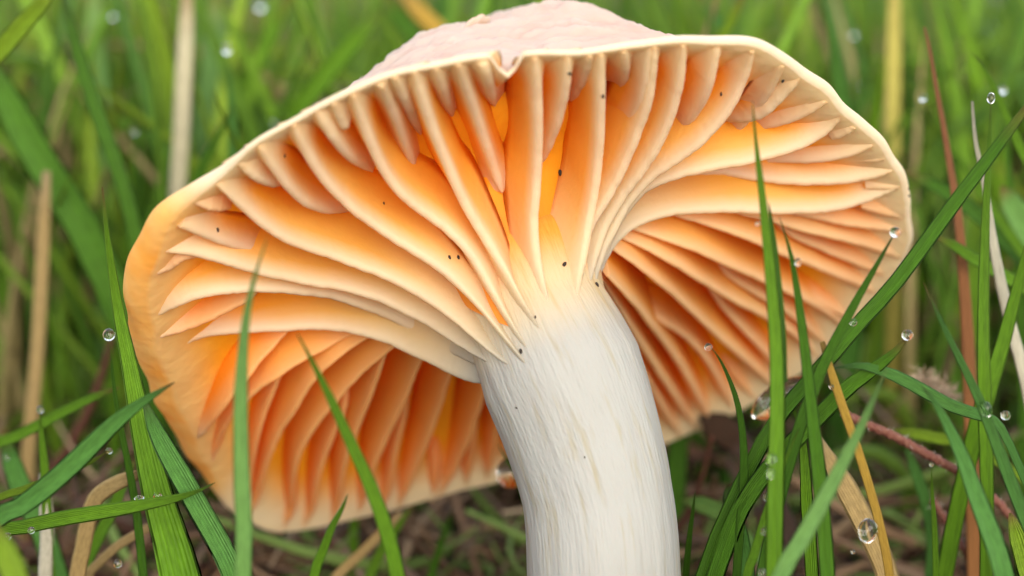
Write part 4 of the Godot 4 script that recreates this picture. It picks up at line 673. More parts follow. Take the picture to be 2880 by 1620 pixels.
	blade("grass_blade", "broad ribbed blade standing against the left margin of the cap", "grass blade", "grass blades round the mushroom", "fresh", 0.15, 0.35, [-27.34, 36.56, -4.09, 0.04, -27.24, 34.97, -3.99, 0.11, -27.09, 32.83, -3.87, 0.21, -26.83, 30.41, -3.73, 0.31, -26.48, 27.7, -3.57, 0.43, -25.97, 24.7, -3.39, 0.56, -25.46, 21.4, -3.18, 0.73, -24.91, 18.34, -2.99, 0.91, -24.35, 15.54, -2.82, 1.07, -23.65, 12.72, -2.65, 1.24, -22.92, 9.63, -2.45, 1.43, -21.81, 2.72, -2.15, 1.43, -21.23, -2.6, -1.99, 1.43, -21.02, -5.29, -1.94, 1.43, -20.89, -7.79, -1.9, 1.43, -20.8, -10.29, -1.88, 1.43])
	blade("grass_blade", "dark narrow blade under the round drop at far left of the cap", "grass blade", "grass blades round the mushroom", "deep", -0.3, 0.45, [-28.13, 25.46, -6.84, 0.01, -28.01, 23.83, -6.69, 0.09, -27.83, 21.58, -6.48, 0.17, -27.46, 19.04, -6.25, 0.24, -26.98, 16.2, -5.99, 0.3, -26.53, 13.05, -5.7, 0.35, -26.18, 8.47, -5.27, 0.37, -25.8, 1.5, -4.82, 0.37, -25.63, -3.24, -4.61, 0.37, -25.57, -5.74, -4.53, 0.37, -25.52, -8.24, -4.48, 0.37, -25.49, -10.74, -4.44, 0.37])
	blade("grass_blade", "bluish arched blade with its point on the cap's left margin", "grass blade", "grass blades round the mushroom", "blue", 0.3, 0.45, [-21, 25.69, 5.38, 0.02, -21.9, 25.14, 5.36, 0.15, -23.06, 24.41, 5.33, 0.3, -24.48, 23.37, 5.32, 0.47, -25.91, 22.08, 5.33, 0.59, -27.49, 20.53, 5.37, 0.66, -29.34, 18.9, 5.4, 0.67, -31.19, 17.5, 5.39, 0.64, -33.3, 16.28, 5.34, 0.6, -38.02, 11.12, 5.21, 0.6, -41.48, 5.03, 5.12, 0.6, -43.76, -1.07, 5.05, 0.6, -44.61, -4.43, 5.03, 0.6, -45.03, -6.89, 5.02, 0.6, -45.33, -9.38, 5.01, 0.6, -45.53, -11.87, 5.01, 0.6])
	blade("grass_blade", "slim bright blade with a bead at its tip, under the bluish arched blade", "grass blade", "grass blades round the mushroom", "lime", 0.3, 0.45, [-26.05, 20.34, 2.43, 0.01, -27.07, 19.65, 2.31, 0.11, -28.46, 18.91, 2.12, 0.21, -30.12, 18.16, 1.89, 0.27, -32.08, 17.32, 1.61, 0.28, -34.62, 16.2, 1.26, 0.25, -39.71, 11.45, 0.56, 0.25, -43.49, 5.58, 0.04, 0.25, -46.11, -0.67, -0.32, 0.25, -47.1, -4.2, -0.46, 0.25, -47.57, -6.65, -0.53, 0.25, -47.89, -9.13, -0.57, 0.25, -48.12, -11.62, -0.6, 0.25])
	blade("grass_blade", "level green blade with drops hanging from its lower edge at left", "grass blade", "grass blades round the mushroom", "fresh", 0.2, 0.3, [-19.44, 17.92, 1.92, 0.02, -20.41, 17.39, 1.83, 0.11, -21.77, 16.85, 1.67, 0.23, -23.27, 16.44, 1.47, 0.35, -25.47, 15.92, 1.16, 0.46, -27.68, 15.44, 0.85, 0.52, -30.18, 14.9, 0.5, 0.53, -32.71, 14.21, 0.17, 0.5, -35.55, 13.38, -0.18, 0.47, -41.07, 9.13, -0.86, 0.47, -45.25, 3.54, -1.38, 0.47, -47.74, -1.66, -1.69, 0.47, -48.7, -4.68, -1.8, 0.47, -49.23, -7.12, -1.87, 0.47, -49.6, -9.59, -1.91, 0.47])
	blade("grass_blade", "dark blue-green ribbed blade slanting down right against the cap", "grass blade", "grass blades round the mushroom", "blue", 0.1, 0.45, [-24.32, 22.96, -0.17, 0.08, -23.75, 21.38, 0.03, 0.49, -22.99, 19.8, 0.23, 0.69, -21.84, 17.68, 0.49, 0.78, -20.69, 15.55, 0.76, 0.79, -19.59, 13.55, 1.01, 0.79, -18.51, 11.17, 1.31, 0.8, -16.49, 4.49, 1.88, 0.8, -15.24, -1.62, 2.24, 0.8, -14.79, -4.77, 2.36, 0.8, -14.55, -7.26, 2.43, 0.8, -14.39, -9.76, 2.48, 0.8])
	blade("grass_blade", "green blade sloping up to the right behind the broad ribbed blade", "grass blade", "grass blades round the mushroom", "fresh", 0.2, 0.45, [-30.65, 18.62, -18.67, 0.04, -32.52, 17.84, -19.15, 0.3, -34.75, 16.71, -19.68, 0.41, -37.2, 15.33, -20.25, 0.44, -39.67, 13.97, -20.82, 0.45, -42.52, 12.53, -21.47, 0.45, -47.37, 7.6, -22.58, 0.45, -50.94, 1.63, -23.39, 0.45, -52.69, -2.84, -23.79, 0.45, -53.35, -5.33, -23.94, 0.45, -53.79, -7.79, -24.04, 0.45, -54.1, -10.27, -24.11, 0.45])
	blade("grass_blade", "small upright blade with a drop on top at far left", "grass blade", "grass blades round the mushroom", "fresh", 0, 0.45, [-35.07, 18.5, -12.52, 0.01, -35.04, 17.29, -12.46, 0.16, -34.97, 15.62, -12.38, 0.29, -34.89, 14.09, -12.3, 0.36, -34.89, 12.25, -12.21, 0.39, -34.88, 5.25, -11.97, 0.39, -34.88, -1.37, -11.81, 0.39, -34.87, -4.69, -11.75, 0.39, -34.87, -7.19, -11.72, 0.39, -34.87, -9.69, -11.71, 0.39])
	blade("dry_straw", "pinkish dead stalk below the small upright blade at far left", "dry straw", "dry straws among the grass", "white", 0.1, 0.45, [-35.13, 13.7, -12.52, 0.29, -34.99, 10.96, -12.29, 0.54, -35.02, 8.51, -12.09, 0.54, -35.24, 5.78, -11.86, 0.54, -35.62, -1.09, -11.46, 0.54, -35.76, -4.54, -11.32, 0.54, -35.82, -7.04, -11.25, 0.54, -35.87, -9.54, -11.2, 0.54])
	blade("dry_straw", "bent pale straw with a sharp knee at lower left", "dry straw", "dry straws among the grass", "tan", 0.2, 0.45, [-26.69, 15.26, -7.74, 0.33, -27.99, 14.68, -8.03, 0.55, -29.3, 13.92, -8.31, 0.6, -30.26, 13, -8.5, 0.61, -30.86, 11.36, -8.66, 0.61, -31.44, 9.14, -8.85, 0.61, -31.99, 6.93, -9.03, 0.61, -33.17, 0.04, -9.43, 0.61, -33.64, -3.95, -9.58, 0.61, -33.84, -6.44, -9.65, 0.61, -33.98, -8.94, -9.69, 0.61, -34.07, -11.43, -9.72, 0.61])
	blade("dry_straw", "thin tan straw sloping low behind the broad ribbed blade", "dry straw", "dry straws among the grass", "tan", 0.2, 0.45, [-26.27, 9.86, -13.75, 0.2, -28.09, 8.77, -13.51, 0.36, -29.91, 7.73, -13.29, 0.36, -31.42, 6.4, -13.01, 0.36, -32.48, 5.07, -12.73, 0.36, -35.39, -0.73, -11.95, 0.36, -36.54, -4.17, -11.64, 0.36, -37.09, -6.6, -11.5, 0.36, -37.47, -9.07, -11.39, 0.36, -37.73, -11.55, -11.32, 0.36])
	blade("grass_blade", "narrow blade rising steeply between the straws at lower left", "grass blade", "grass blades round the mushroom", "fresh", -0.2, 0.45, [-28.78, 13.93, -15.63, 0.05, -29.68, 12.34, -15.61, 0.35, -30.64, 10.1, -15.56, 0.5, -32, 7.52, -15.51, 0.52, -33.19, 5.25, -15.47, 0.53, -34.06, 3.29, -15.42, 0.53, -35.68, -2.12, -15.32, 0.53, -36.26, -5, -15.29, 0.53, -36.61, -7.48, -15.27, 0.53, -36.84, -9.96, -15.25, 0.53])
	blade("grass_blade", "blurred green blade in the bottom left corner nearest the camera", "grass blade", "grass blades round the mushroom", "lime", 0.2, 0.45, [-27.7, 22.71, 21.35, 0.07, -26.96, 21.16, 21.68, 0.72, -26.44, 20.03, 21.92, 0.74, -26.02, 18.8, 22.18, 0.74, -24.47, 12.04, 23.15, 0.74, -23.39, 5.16, 23.82, 0.74, -22.69, -1.37, 24.26, 0.74, -22.44, -4.67, 24.41, 0.74, -22.32, -7.17, 24.49, 0.74, -22.23, -9.66, 24.54, 0.74])
	blade("dry_straw", "blurred tan stalk standing at the far left", "dry straw", "dry straws among the grass", "tan", 0.1, 0.45, [-43.9, 31.62, -48.02, 0.37, -44.31, 26.79, -47.37, 0.64, -44.71, 20.81, -46.57, 0.68, -45.1, 15.54, -45.86, 0.68, -45.67, 10.25, -45.14, 0.68, -46.24, 5.31, -44.47, 0.68, -46.76, -1.29, -43.86, 0.68, -46.94, -4.64, -43.64, 0.68, -47.04, -7.13, -43.53, 0.68, -47.1, -9.63, -43.46, 0.68])
	blade("dry_straw", "tall cream stalk standing blurred behind the cap at left", "dry straw", "dry straws among the grass", "cream", 0.1, 0.45, [-33.48, 49.39, -66.11, 0.47, -33.73, 43.75, -65.33, 0.83, -34.05, 38.89, -64.66, 0.87, -34.38, 33.2, -63.87, 0.87, -34.84, 27.48, -63.08, 0.87, -35.13, 21.73, -62.27, 0.87, -35.38, 14.77, -61.61, 0.87, -35.55, 7.78, -61.15, 0.87, -35.66, 0.79, -60.83, 0.87, -35.71, -3.6, -60.69, 0.87, -35.73, -6.1, -60.64, 0.87, -35.75, -8.6, -60.6, 0.87, -35.76, -11.1, -60.57, 0.87])
	blade("grass_blade", "blade with a glinting drop on its tip behind the cap's upper left", "grass blade", "grass blades round the mushroom", "blue", 0.1, 0.45, [-26.91, 42.27, -50.28, 0.01, -26.8, 40.4, -50.37, 0.18, -26.7, 37.75, -50.49, 0.35, -26.68, 34.71, -50.63, 0.49, -26.77, 30.86, -50.78, 0.61, -26.89, 26.18, -50.95, 0.65, -27.02, 19.18, -51.13, 0.65, -27.11, 12.19, -51.25, 0.65, -27.17, 5.19, -51.34, 0.65, -27.2, -1.41, -51.39, 0.65, -27.22, -4.7, -51.41, 0.65, -27.23, -7.2, -51.42, 0.65, -27.23, -9.7, -51.43, 0.65])
	blade("grass_blade", "dark pointed blade leaning right behind the cap's upper left margin", "grass blade", "grass blades round the mushroom", "deep", 0.1, 0.45, [-25.07, 38.36, -43.32, 0.01, -26.15, 36.6, -43.56, 0.21, -27.38, 34.39, -43.84, 0.37, -28.61, 32.16, -44.11, 0.49, -29.69, 29.53, -44.38, 0.59, -30.84, 25.74, -44.72, 0.63, -32.25, 18.89, -45.14, 0.63, -33.23, 11.97, -45.44, 0.63, -33.91, 5.01, -45.64, 0.63, -34.34, -1.48, -45.77, 0.63, -34.49, -4.74, -45.81, 0.63, -34.57, -7.24, -45.84, 0.63, -34.63, -9.73, -45.85, 0.63])
	blade("grass_blade", "long dark blade curving down from the top left", "grass blade", "grass blades round the mushroom", "deep", 0.1, 0.45, [-40.14, 49.06, -42.53, 0.07, -39.24, 45.24, -42.27, 0.48, -38.16, 41.04, -42, 0.67, -36.89, 36.8, -41.72, 0.74, -35.6, 32.88, -41.46, 0.75, -34.65, 29.29, -41.21, 0.76, -33.89, 24.96, -40.9, 0.76, -33.48, 20.59, -40.56, 0.76, -33.03, 13.62, -40.2, 0.76, -32.72, 6.63, -39.95, 0.76, -32.51, -0.37, -39.77, 0.76, -32.43, -4.18, -39.71, 0.76, -32.39, -6.68, -39.68, 0.76, -32.37, -9.18, -39.66, 0.76, -32.35, -11.68, -39.64, 0.76])
	blade("grass_blade", "sharp green blade cutting across the top left corner", "grass blade", "grass blades round the mushroom", "lime", 0.2, 0.45, [-36.16, 49.51, -28.31, 0.08, -37.6, 47.94, -28.58, 0.58, -39.41, 46.19, -28.92, 0.76, -41.61, 44, -29.31, 0.78, -43.84, 41.66, -29.71, 0.78, -47.36, 35.64, -30.32, 0.78, -49.87, 29.12, -30.77, 0.78, -51.62, 22.35, -31.07, 0.78, -52.84, 15.46, -31.29, 0.78, -53.69, 8.51, -31.44, 0.78, -54.27, 1.54, -31.54, 0.78, -54.54, -3.22, -31.59, 0.78, -54.64, -5.72, -31.6, 0.78, -54.71, -8.22, -31.62, 0.78, -54.76, -10.72, -31.62, 0.78])
	blade("grass_blade", "wide blurred dark blade slanting down from the left edge", "grass blade", "grass blades round the mushroom", "deep", 0.2, 0.45, [-50.58, 43, -50.44, 0.17, -48.62, 39.63, -50.62, 1.13, -46.69, 35.07, -50.77, 1.59, -44.36, 30.45, -50.95, 1.72, -41.96, 26.15, -51.13, 1.74, -40.27, 22.2, -51.22, 1.75, -38.56, 18.21, -51.3, 1.76, -36.62, 11.49, -51.4, 1.76, -35.27, 4.62, -51.46, 1.76, -34.43, -1.64, -51.51, 1.76, -34.14, -4.8, -51.52, 1.76, -33.98, -7.3, -51.53, 1.76, -33.87, -9.8, -51.53, 1.76])
	blade("grass_blade", "wide pale blade standing blurred near the top left", "grass blade", "grass blades round the mushroom", "soft", 0.1, 0.45, [-49.38, 49, -90.56, 0.16, -49.54, 41.59, -89.98, 1.32, -49.59, 34.57, -89.41, 1.56, -49.48, 26.53, -88.76, 1.58, -49.28, 17.93, -88.05, 1.59, -49.17, 10.94, -87.65, 1.59, -49.09, 3.95, -87.37, 1.59, -49.05, -2.02, -87.21, 1.59, -49.03, -5.01, -87.16, 1.59, -49.03, -7.51, -87.12, 1.59, -49.02, -10.01, -87.1, 1.59])
	blade("grass_blade", "blurred blade slanting from the top edge towards the cap's upper left", "grass blade", "grass blades round the mushroom", "fresh", 0.1, 0.45, [-24.45, 48.69, -82.32, 0.1, -26.63, 44.24, -82.41, 0.86, -29.06, 39.74, -82.51, 1, -31.51, 35.19, -82.61, 1.01, -33.51, 31.06, -82.66, 1.01, -35.66, 24.39, -82.72, 1.01, -37.15, 17.56, -82.76, 1.01, -38.19, 10.63, -82.78, 1.01, -38.91, 3.67, -82.8, 1.01, -39.32, -2.15, -82.82, 1.01, -39.46, -5.07, -82.82, 1.01, -39.55, -7.57, -82.82, 1.01, -39.6, -10.07, -82.82, 1.01])
	blade("grass_blade", "bright blurred blade slanting down to the cap's upper left margin", "grass blade", "grass blades round the mushroom", "fresh", 0.1, 0.45, [-13.37, 46.03, -69.48, 0.11, -15.76, 43.52, -69.85, 0.88, -18.62, 40.56, -70.28, 1.1, -21.3, 37.35, -70.66, 1.11, -24.01, 34.11, -71.04, 1.12, -27.26, 27.92, -71.49, 1.12, -29.56, 21.32, -71.81, 1.12, -31.17, 14.51, -72.03, 1.12, -32.28, 7.6, -72.18, 1.12, -33.05, 0.64, -72.29, 1.12, -33.38, -3.67, -72.33, 1.12, -33.51, -6.16, -72.35, 1.12, -33.6, -8.66, -72.36, 1.12, -33.67, -11.16, -72.37, 1.12])
	blade("grass_blade", "dark blurred blade leaning left above the cap's peak", "grass blade", "grass blades round the mushroom", "deep", 0.1, 0.45, [-14.88, 49.19, -78.34, 0.1, -13.22, 45.7, -78.99, 0.92, -11.09, 42.59, -79.68, 0.98, -8.92, 39.44, -80.35, 0.99, -6.1, 33.09, -81.23, 0.99, -4.13, 26.4, -81.84, 0.99, -2.75, 19.55, -82.27, 0.99, -1.79, 12.63, -82.57, 0.99, -1.13, 5.66, -82.77, 0.99, -0.69, -1.15, -82.91, 0.99, -0.54, -4.57, -82.96, 0.99, -0.46, -7.07, -82.98, 0.99, -0.4, -9.57, -83, 0.99])
	blade("dry_straw", "blurred golden straw behind the cap's peak", "dry straw", "dry straws among the grass", "gold", 0.1, 0.45, [-13.26, 47.72, -86.2, 0.58, -11.01, 45.2, -86.69, 1.06, -8.75, 42.89, -87.17, 1.07, -6.45, 40.33, -87.65, 1.08, -4.14, 37.5, -88.12, 1.08, -0.94, 31.31, -88.77, 1.08, 1.32, 24.7, -89.23, 1.08, 2.9, 17.89, -89.56, 1.08, 4, 10.98, -89.78, 1.08, 4.75, 4.02, -89.93, 1.08, 5.2, -1.97, -90.03, 1.08, 5.36, -4.98, -90.06, 1.08, 5.45, -7.48, -90.08, 1.08, 5.51, -9.98, -90.09, 1.08])
	blade("grass_blade", "thin yellow-green blade standing behind the right shoulder of the cap", "grass blade", "grass blades round the mushroom", "lime", 0.1, 0.45, [22.22, 48.87, -51.69, 0.05, 21.24, 46.26, -52.24, 0.47, 20.16, 43.99, -52.75, 0.49, 19.21, 41.7, -53.23, 0.5, 17.37, 35.01, -54.16, 0.5, 16.09, 28.16, -54.81, 0.5, 15.2, 21.23, -55.25, 0.5, 14.58, 14.26, -55.56, 0.5, 14.16, 7.28, -55.78, 0.5, 13.87, 0.29, -55.93, 0.5, 13.75, -3.85, -55.99, 0.5, 13.7, -6.35, -56.01, 0.5, 13.66, -8.85, -56.03, 0.5, 13.64, -11.35, -56.04, 0.5])
	blade("grass_blade", "narrow bluish blade crossing behind the right shoulder of the cap", "grass blade", "grass blades round the mushroom", "blue", 0.1, 0.45, [19.45, 48.42, -74.08, 0.06, 21.33, 45.85, -74.84, 0.6, 23.7, 42.8, -75.76, 0.66, 25.19, 40.15, -76.41, 0.66, 27.57, 33.65, -77.47, 0.66, 29.24, 26.89, -78.2, 0.66, 30.4, 20.01, -78.72, 0.66, 31.2, 13.07, -79.07, 0.66, 31.75, 6.09, -79.32, 0.66, 32.13, -0.9, -79.49, 0.66, 32.27, -4.44, -79.55, 0.66, 32.33, -6.94, -79.57, 0.66, 32.38, -9.44, -79.59, 0.66, 32.41, -11.94, -79.61, 0.66])
	blade("dry_straw", "yellow stalk standing blurred behind the cap at right", "dry straw", "dry straws among the grass", "yellow", 0.1, 0.45, [41.88, 49.23, -76.3, 0.5, 41.94, 43.23, -75.66, 0.88, 41.98, 38.06, -75.1, 0.92, 42.06, 32.86, -74.53, 0.92, 42.34, 26.76, -73.87, 0.93, 42.6, 19.73, -73.09, 0.93, 42.77, 12.75, -72.57, 0.93, 42.9, 5.76, -72.2, 0.93, 42.98, -1.12, -71.96, 0.93, 43.01, -4.56, -71.87, 0.93, 43.02, -7.06, -71.83, 0.93, 43.03, -9.56, -71.8, 0.93])
	blade("grass_blade", "broad soft blade blurred behind the cream stalk", "grass blade", "grass blades round the mushroom", "soft", 0.1, 0.45, [-34.25, 49.03, -88.53, 0.18, -34.73, 42.62, -88.02, 1.39, -35.5, 36.15, -87.51, 1.75, -36.59, 30.09, -87.03, 1.79, -37.77, 24.44, -86.58, 1.8, -38.88, 18.29, -86.08, 1.81, -39.74, 11.35, -85.69, 1.81, -40.33, 4.38, -85.42, 1.81, -40.69, -1.8, -85.26, 1.81, -40.81, -4.9, -85.2, 1.81, -40.88, -7.39, -85.17, 1.81, -40.93, -9.89, -85.15, 1.81])
	blade("grass_blade", "broad bluish blade blurred behind the cap's right shoulder", "grass blade", "grass blades round the mushroom", "blue", 0.1, 0.45, [39.88, 48.81, -102.79, 0.23, 41.33, 42.89, -102.52, 1.7, 43.06, 36.42, -102.22, 2.22, 44.81, 29.88, -101.91, 2.29, 46.3, 23.78, -101.61, 2.3, 47.28, 17.63, -101.27, 2.31, 48.05, 10.68, -101.02, 2.31, 48.58, 3.7, -100.84, 2.31, 48.88, -2.14, -100.74, 2.31, 48.99, -5.07, -100.7, 2.31, 49.05, -7.57, -100.68, 2.31, 49.09, -10.07, -100.67, 2.31])
	blade("grass_blade", "green stalk standing behind the cap below its left margin", "grass blade", "grass blades round the mushroom", "fresh", 0.1, 0.45, [-14.43, 3.23, -37.89, 0.24, -14.62, -0.29, -38.03, 0.44, -14.88, -5.01, -38.19, 0.44, -14.98, -7.51, -38.25, 0.44, -15.05, -10.01, -38.29, 0.44])
	blade("grass_blade", "dark thin blade behind the cap left of the stem", "grass blade", "grass blades round the mushroom", "deep", 0.1, 0.45, [-5.11, 4.55, -30, 0.01, -6.01, 1.88, -30.29, 0.27, -7.11, -1.93, -30.66, 0.39, -7.69, -4.9, -30.87, 0.39, -8.03, -7.38, -30.98, 0.39, -8.26, -9.86, -31.06, 0.39])
	blade("dry_straw", "tan straw lying behind the cap left of the stem", "dry straw", "dry straws among the grass", "tan", 0.2, 0.45, [-9.32, 5.6, -26.13, 0.24, -10.92, 4.27, -24.95, 0.43, -12.82, 2.71, -23.53, 0.43, -14.68, 1.19, -22.13, 0.43, -17.04, -2.33, -20.35, 0.43, -18.09, -4.84, -19.55, 0.43, -18.75, -7.2, -19.05, 0.43, -19.21, -9.63, -18.7, 0.43])
	blade("grass_blade", "green blade sloping behind the cap's lower margin left of the stem", "grass blade", "grass blades round the mushroom", "fresh", 0.2, 0.45, [-8.69, 4.2, -31.97, 0.05, -10.04, 2.71, -31.03, 0.44, -11.38, 0.76, -29.88, 0.49, -12.36, -1.16, -28.78, 0.48, -13.36, -4.23, -27.67, 0.48, -13.88, -6.61, -27.09, 0.48, -14.24, -9.05, -26.69, 0.48, -14.49, -11.52, -26.41, 0.48])
	blade("grass_blade", "dark thin blade touching the drop beside the stem", "grass blade", "grass blades round the mushroom", "deep", 0.1, 0.45, [-1.2, 13.86, -19.71, 0, -0.7, 12.89, -19.82, 0.08, -0.1, 11.79, -19.96, 0.14, 0.7, 9.79, -20.16, 0.2, 1.34, 7.36, -20.37, 0.22, 2.59, 0.48, -20.77, 0.22, 3.11, -3.72, -20.94, 0.22, 3.32, -6.21, -21.01, 0.22, 3.47, -8.71, -21.06, 0.22, 3.57, -11.21, -21.09, 0.22])
	blade("grass_blade", "blue-green blade standing low at the left edge", "grass blade", "grass blades round the mushroom", "blue", 0.1, 0.45, [-41.56, 13.66, -23.76, 0.1, -41.06, 10.97, -23.67, 0.82, -40.24, 8.25, -23.61, 0.98, -39.08, 5.5, -23.55, 0.99, -38.24, 2.74, -23.48, 0.99, -37.15, -2.52, -23.38, 0.99, -36.76, -5.23, -23.34, 0.99, -36.52, -7.72, -23.32, 0.99, -36.35, -10.21, -23.3, 0.99])
	blade("dead_leaf", "dark curled dead leaf under the cap right of the stem", "dead leaf", "", "brown", 0.4, 0.5, [16.65, 11.8, -34.6, 0.06, 17.98, 10.95, -33.76, 1.44, 19.29, 10.12, -32.91, 1.46, 20.41, 8.97, -31.96, 1.1, 23.58, 3.34, -29.26, 1.1, 25.43, -1.79, -27.69, 1.1, 26.14, -4.75, -27.08, 1.1, 26.54, -7.19, -26.74, 1.1, 26.82, -9.67, -26.51, 1.1])
	blade("grass_blade", "curved green blade passing low behind the orange straw", "grass blade", "grass blades round the mushroom", "blue", 0.1, 0.45, [31.45, 13.63, -21.7, 0.05, 32.53, 10.97, -21.62, 0.46, 33.63, 7.96, -21.52, 0.55, 34.25, 4.93, -21.39, 0.55, 34.21, 1.92, -21.26, 0.55, 34.18, -3.04, -21.11, 0.55, 34.16, -5.53, -21.05, 0.55, 34.16, -8.03, -21.02, 0.55, 34.15, -10.53, -20.99, 0.55])
	blade("grass_blade", "yellow-green leaf lying level behind the light soft blade at right", "grass blade", "grass blades round the mushroom", "lime", 0.2, 0.45, [30.01, 14.84, -19.92, 0.02, 31.9, 14.53, -19.85, 0.47, 34.11, 14.07, -19.75, 0.5, 36.31, 13.61, -19.65, 0.38, 42.12, 9.72, -19.4, 0.38, 46.58, 4.32, -19.2, 0.38, 49.42, -1.14, -19.07, 0.38, 50.54, -4.38, -19.02, 0.38, 51.11, -6.82, -19, 0.38, 51.51, -9.29, -18.98, 0.38, 51.78, -11.77, -18.97, 0.38])
	blade("grass_blade", "small upright blade with a bead under the red runner", "grass blade", "grass blades round the mushroom", "fresh", 0.1, 0.45, [29.03, 17.14, -4.05, 0, 29.15, 15.17, -3.89, 0.12, 29.37, 12.91, -3.7, 0.2, 29.6, 9.24, -3.39, 0.25, 29.91, 2.26, -2.99, 0.25, 30.06, -2.86, -2.79, 0.25, 30.12, -5.43, -2.72, 0.25, 30.15, -7.93, -2.67, 0.25, 30.18, -10.43, -2.64, 0.25])
	blade("grass_blade", "green blade rising in the lower right corner", "grass blade", "grass blades round the mushroom", "lime", 0.1, 0.45, [33.83, 14.6, -1.46, 0.08, 34.37, 13.01, -1.13, 0.73, 34.91, 11.16, -0.73, 0.81, 35.45, 9.05, -0.28, 0.81, 36.63, 2.22, 0.7, 0.81, 37.23, -2.83, 1.2, 0.81, 37.44, -5.4, 1.37, 0.81, 37.58, -7.89, 1.49, 0.81, 37.68, -10.39, 1.57, 0.81])
	blade("grass_blade", "thin blurred blade holding the larger of two drops near the top left", "grass blade", "grass blades round the mushroom", "deep", 0.2, 0.45, [-45.14, 43.53, -87.35, 0.01, -44.96, 39.68, -86.88, 0.23, -44.67, 34.62, -86.26, 0.41, -44.15, 28.15, -85.47, 0.56, -43.65, 20.71, -84.55, 0.61, -43.32, 13.74, -83.96, 0.61, -43.1, 6.76, -83.55, 0.61, -42.94, -0.23, -83.27, 0.61, -42.88, -4.12, -83.16, 0.61, -42.85, -6.61, -83.11, 0.61, -42.84, -9.11, -83.08, 0.61, -42.82, -11.61, -83.06, 0.61])
	blade("grass_blade", "thin blurred blade holding the fainter of two drops near the top left", "grass blade", "grass blades round the mushroom", "fresh", 0.2, 0.45, [-48.07, 44.09, -92.59, 0.01, -48.42, 40.15, -92.09, 0.23, -48.94, 34.96, -91.45, 0.42, -49.76, 28.32, -90.62, 0.57, -50.6, 20.68, -89.65, 0.63, -51.13, 13.73, -89.05, 0.63, -51.49, 6.75, -88.64, 0.63, -51.74, -0.24, -88.35, 0.63, -51.84, -4.12, -88.24, 0.63, -51.88, -6.62, -88.19, 0.63, -51.91, -9.12, -88.16, 0.63, -51.93, -11.62, -88.14, 0.63])
	blade("grass_blade", "thin blurred blade holding a drop beside the cap at upper left", "grass blade", "grass blades round the mushroom", "deep", 0.2, 0.45, [-24.09, 34.78, -59.94, 0.01, -23.91, 31.42, -59.57, 0.2, -23.64, 27.01, -59.09, 0.36, -23.15, 21.36, -58.47, 0.48, -22.67, 14.86, -57.75, 0.53, -22.32, 7.89, -57.22, 0.53, -22.08, 0.9, -56.85, 0.53, -21.97, -3.54, -56.69, 0.53, -21.93, -6.04, -56.63, 0.53, -21.9, -8.54, -56.58, 0.53, -21.88, -11.04, -56.55, 0.53])
	blade("grass_blade", "thin dark blade holding a blurred drop left of the cream stalk", "grass blade", "grass blades round the mushroom", "fresh", 0.2, 0.45, [-38.26, 33.79, -59.73, 0.01, -38.57, 30.44, -59.36, 0.2, -39.02, 26.02, -58.88, 0.36, -39.72, 20.37, -58.26, 0.48, -40.45, 13.86, -57.54, 0.53, -40.99, 6.9, -57.01, 0.53, -41.36, -0.08, -56.64, 0.53, -41.5, -4.03, -56.5, 0.53, -41.56, -6.53, -56.43, 0.53, -41.61, -9.03, -56.39, 0.53, -41.64, -11.53, -56.36, 0.53])
	blade("grass_blade", "thin blurred blade holding the upper drop behind the right shoulder", "grass blade", "grass blades round the mushroom", "deep", 0.2, 0.45, [41.19, 41.85, -92.11, 0.01, 41.53, 37.9, -91.62, 0.23, 42.03, 32.7, -90.97, 0.42, 42.83, 26.06, -90.14, 0.57, 43.65, 18.41, -89.17, 0.63, 44.16, 11.46, -88.57, 0.63, 44.51, 4.48, -88.16, 0.63, 44.73, -1.75, -87.9, 0.63, 44.81, -4.87, -87.81, 0.63, 44.85, -7.37, -87.76, 0.63, 44.88, -9.87, -87.73, 0.63])
	blade("grass_blade", "thin blurred blade holding the lower drop behind the right shoulder", "grass blade", "grass blades round the mushroom", "fresh", 0.2, 0.45, [41.04, 36.29, -85.82, 0.01, 40.85, 32.43, -85.34, 0.23, 40.56, 27.36, -84.72, 0.41, 40.03, 20.86, -83.92, 0.56, 39.51, 13.4, -82.99, 0.61, 39.17, 6.43, -82.4, 0.61, 38.94, -0.56, -81.99, 0.61, 38.86, -4.27, -81.84, 0.61, 38.82, -6.77, -81.77, 0.61, 38.79, -9.27, -81.72, 0.61, 38.77, -11.77, -81.69, 0.61])
	blade("grass_blade", "thin blade holding a blurred drop at the top right", "grass blade", "grass blades round the mushroom", "deep", 0.2, 0.45, [43.53, 39.68, -40.53, 0.01, 43.83, 36.74, -40.25, 0.17, 44.27, 32.88, -39.89, 0.31, 44.94, 27.92, -39.41, 0.42, 45.65, 22.22, -38.86, 0.47, 46.24, 15.26, -38.4, 0.47, 46.65, 8.28, -38.08, 0.47, 46.93, 1.28, -37.86, 0.47, 47.06, -3.35, -37.76, 0.47, 47.11, -5.85, -37.73, 0.47, 47.14, -8.35, -37.7, 0.47, 47.16, -10.85, -37.68, 0.47])
	blade("grass_blade", "thin blurred blade holding a drop at the top edge", "grass blade", "grass blades round the mushroom", "fresh", 0.2, 0.45, [-31.04, 44.94, -97.88, 0.01, -31.37, 40.89, -97.37, 0.24, -31.85, 35.57, -96.69, 0.43, -32.63, 28.76, -95.82, 0.59, -33.44, 20.94, -94.82, 0.64, -33.92, 13.98, -94.21, 0.64, -34.26, 7, -93.79, 0.64, -34.49, 0.01, -93.5, 0.64, -34.59, -3.99, -93.38, 0.64, -34.63, -6.49, -93.33, 0.64, -34.65, -8.99, -93.3, 0.64, -34.67, -11.49, -93.27, 0.64])
	extras()
	# water and dirt
	drop("round clear drop on the narrow blade left of the cap", -28.16, 25.73, -6.9, 0.417, 1.08, 0.0)
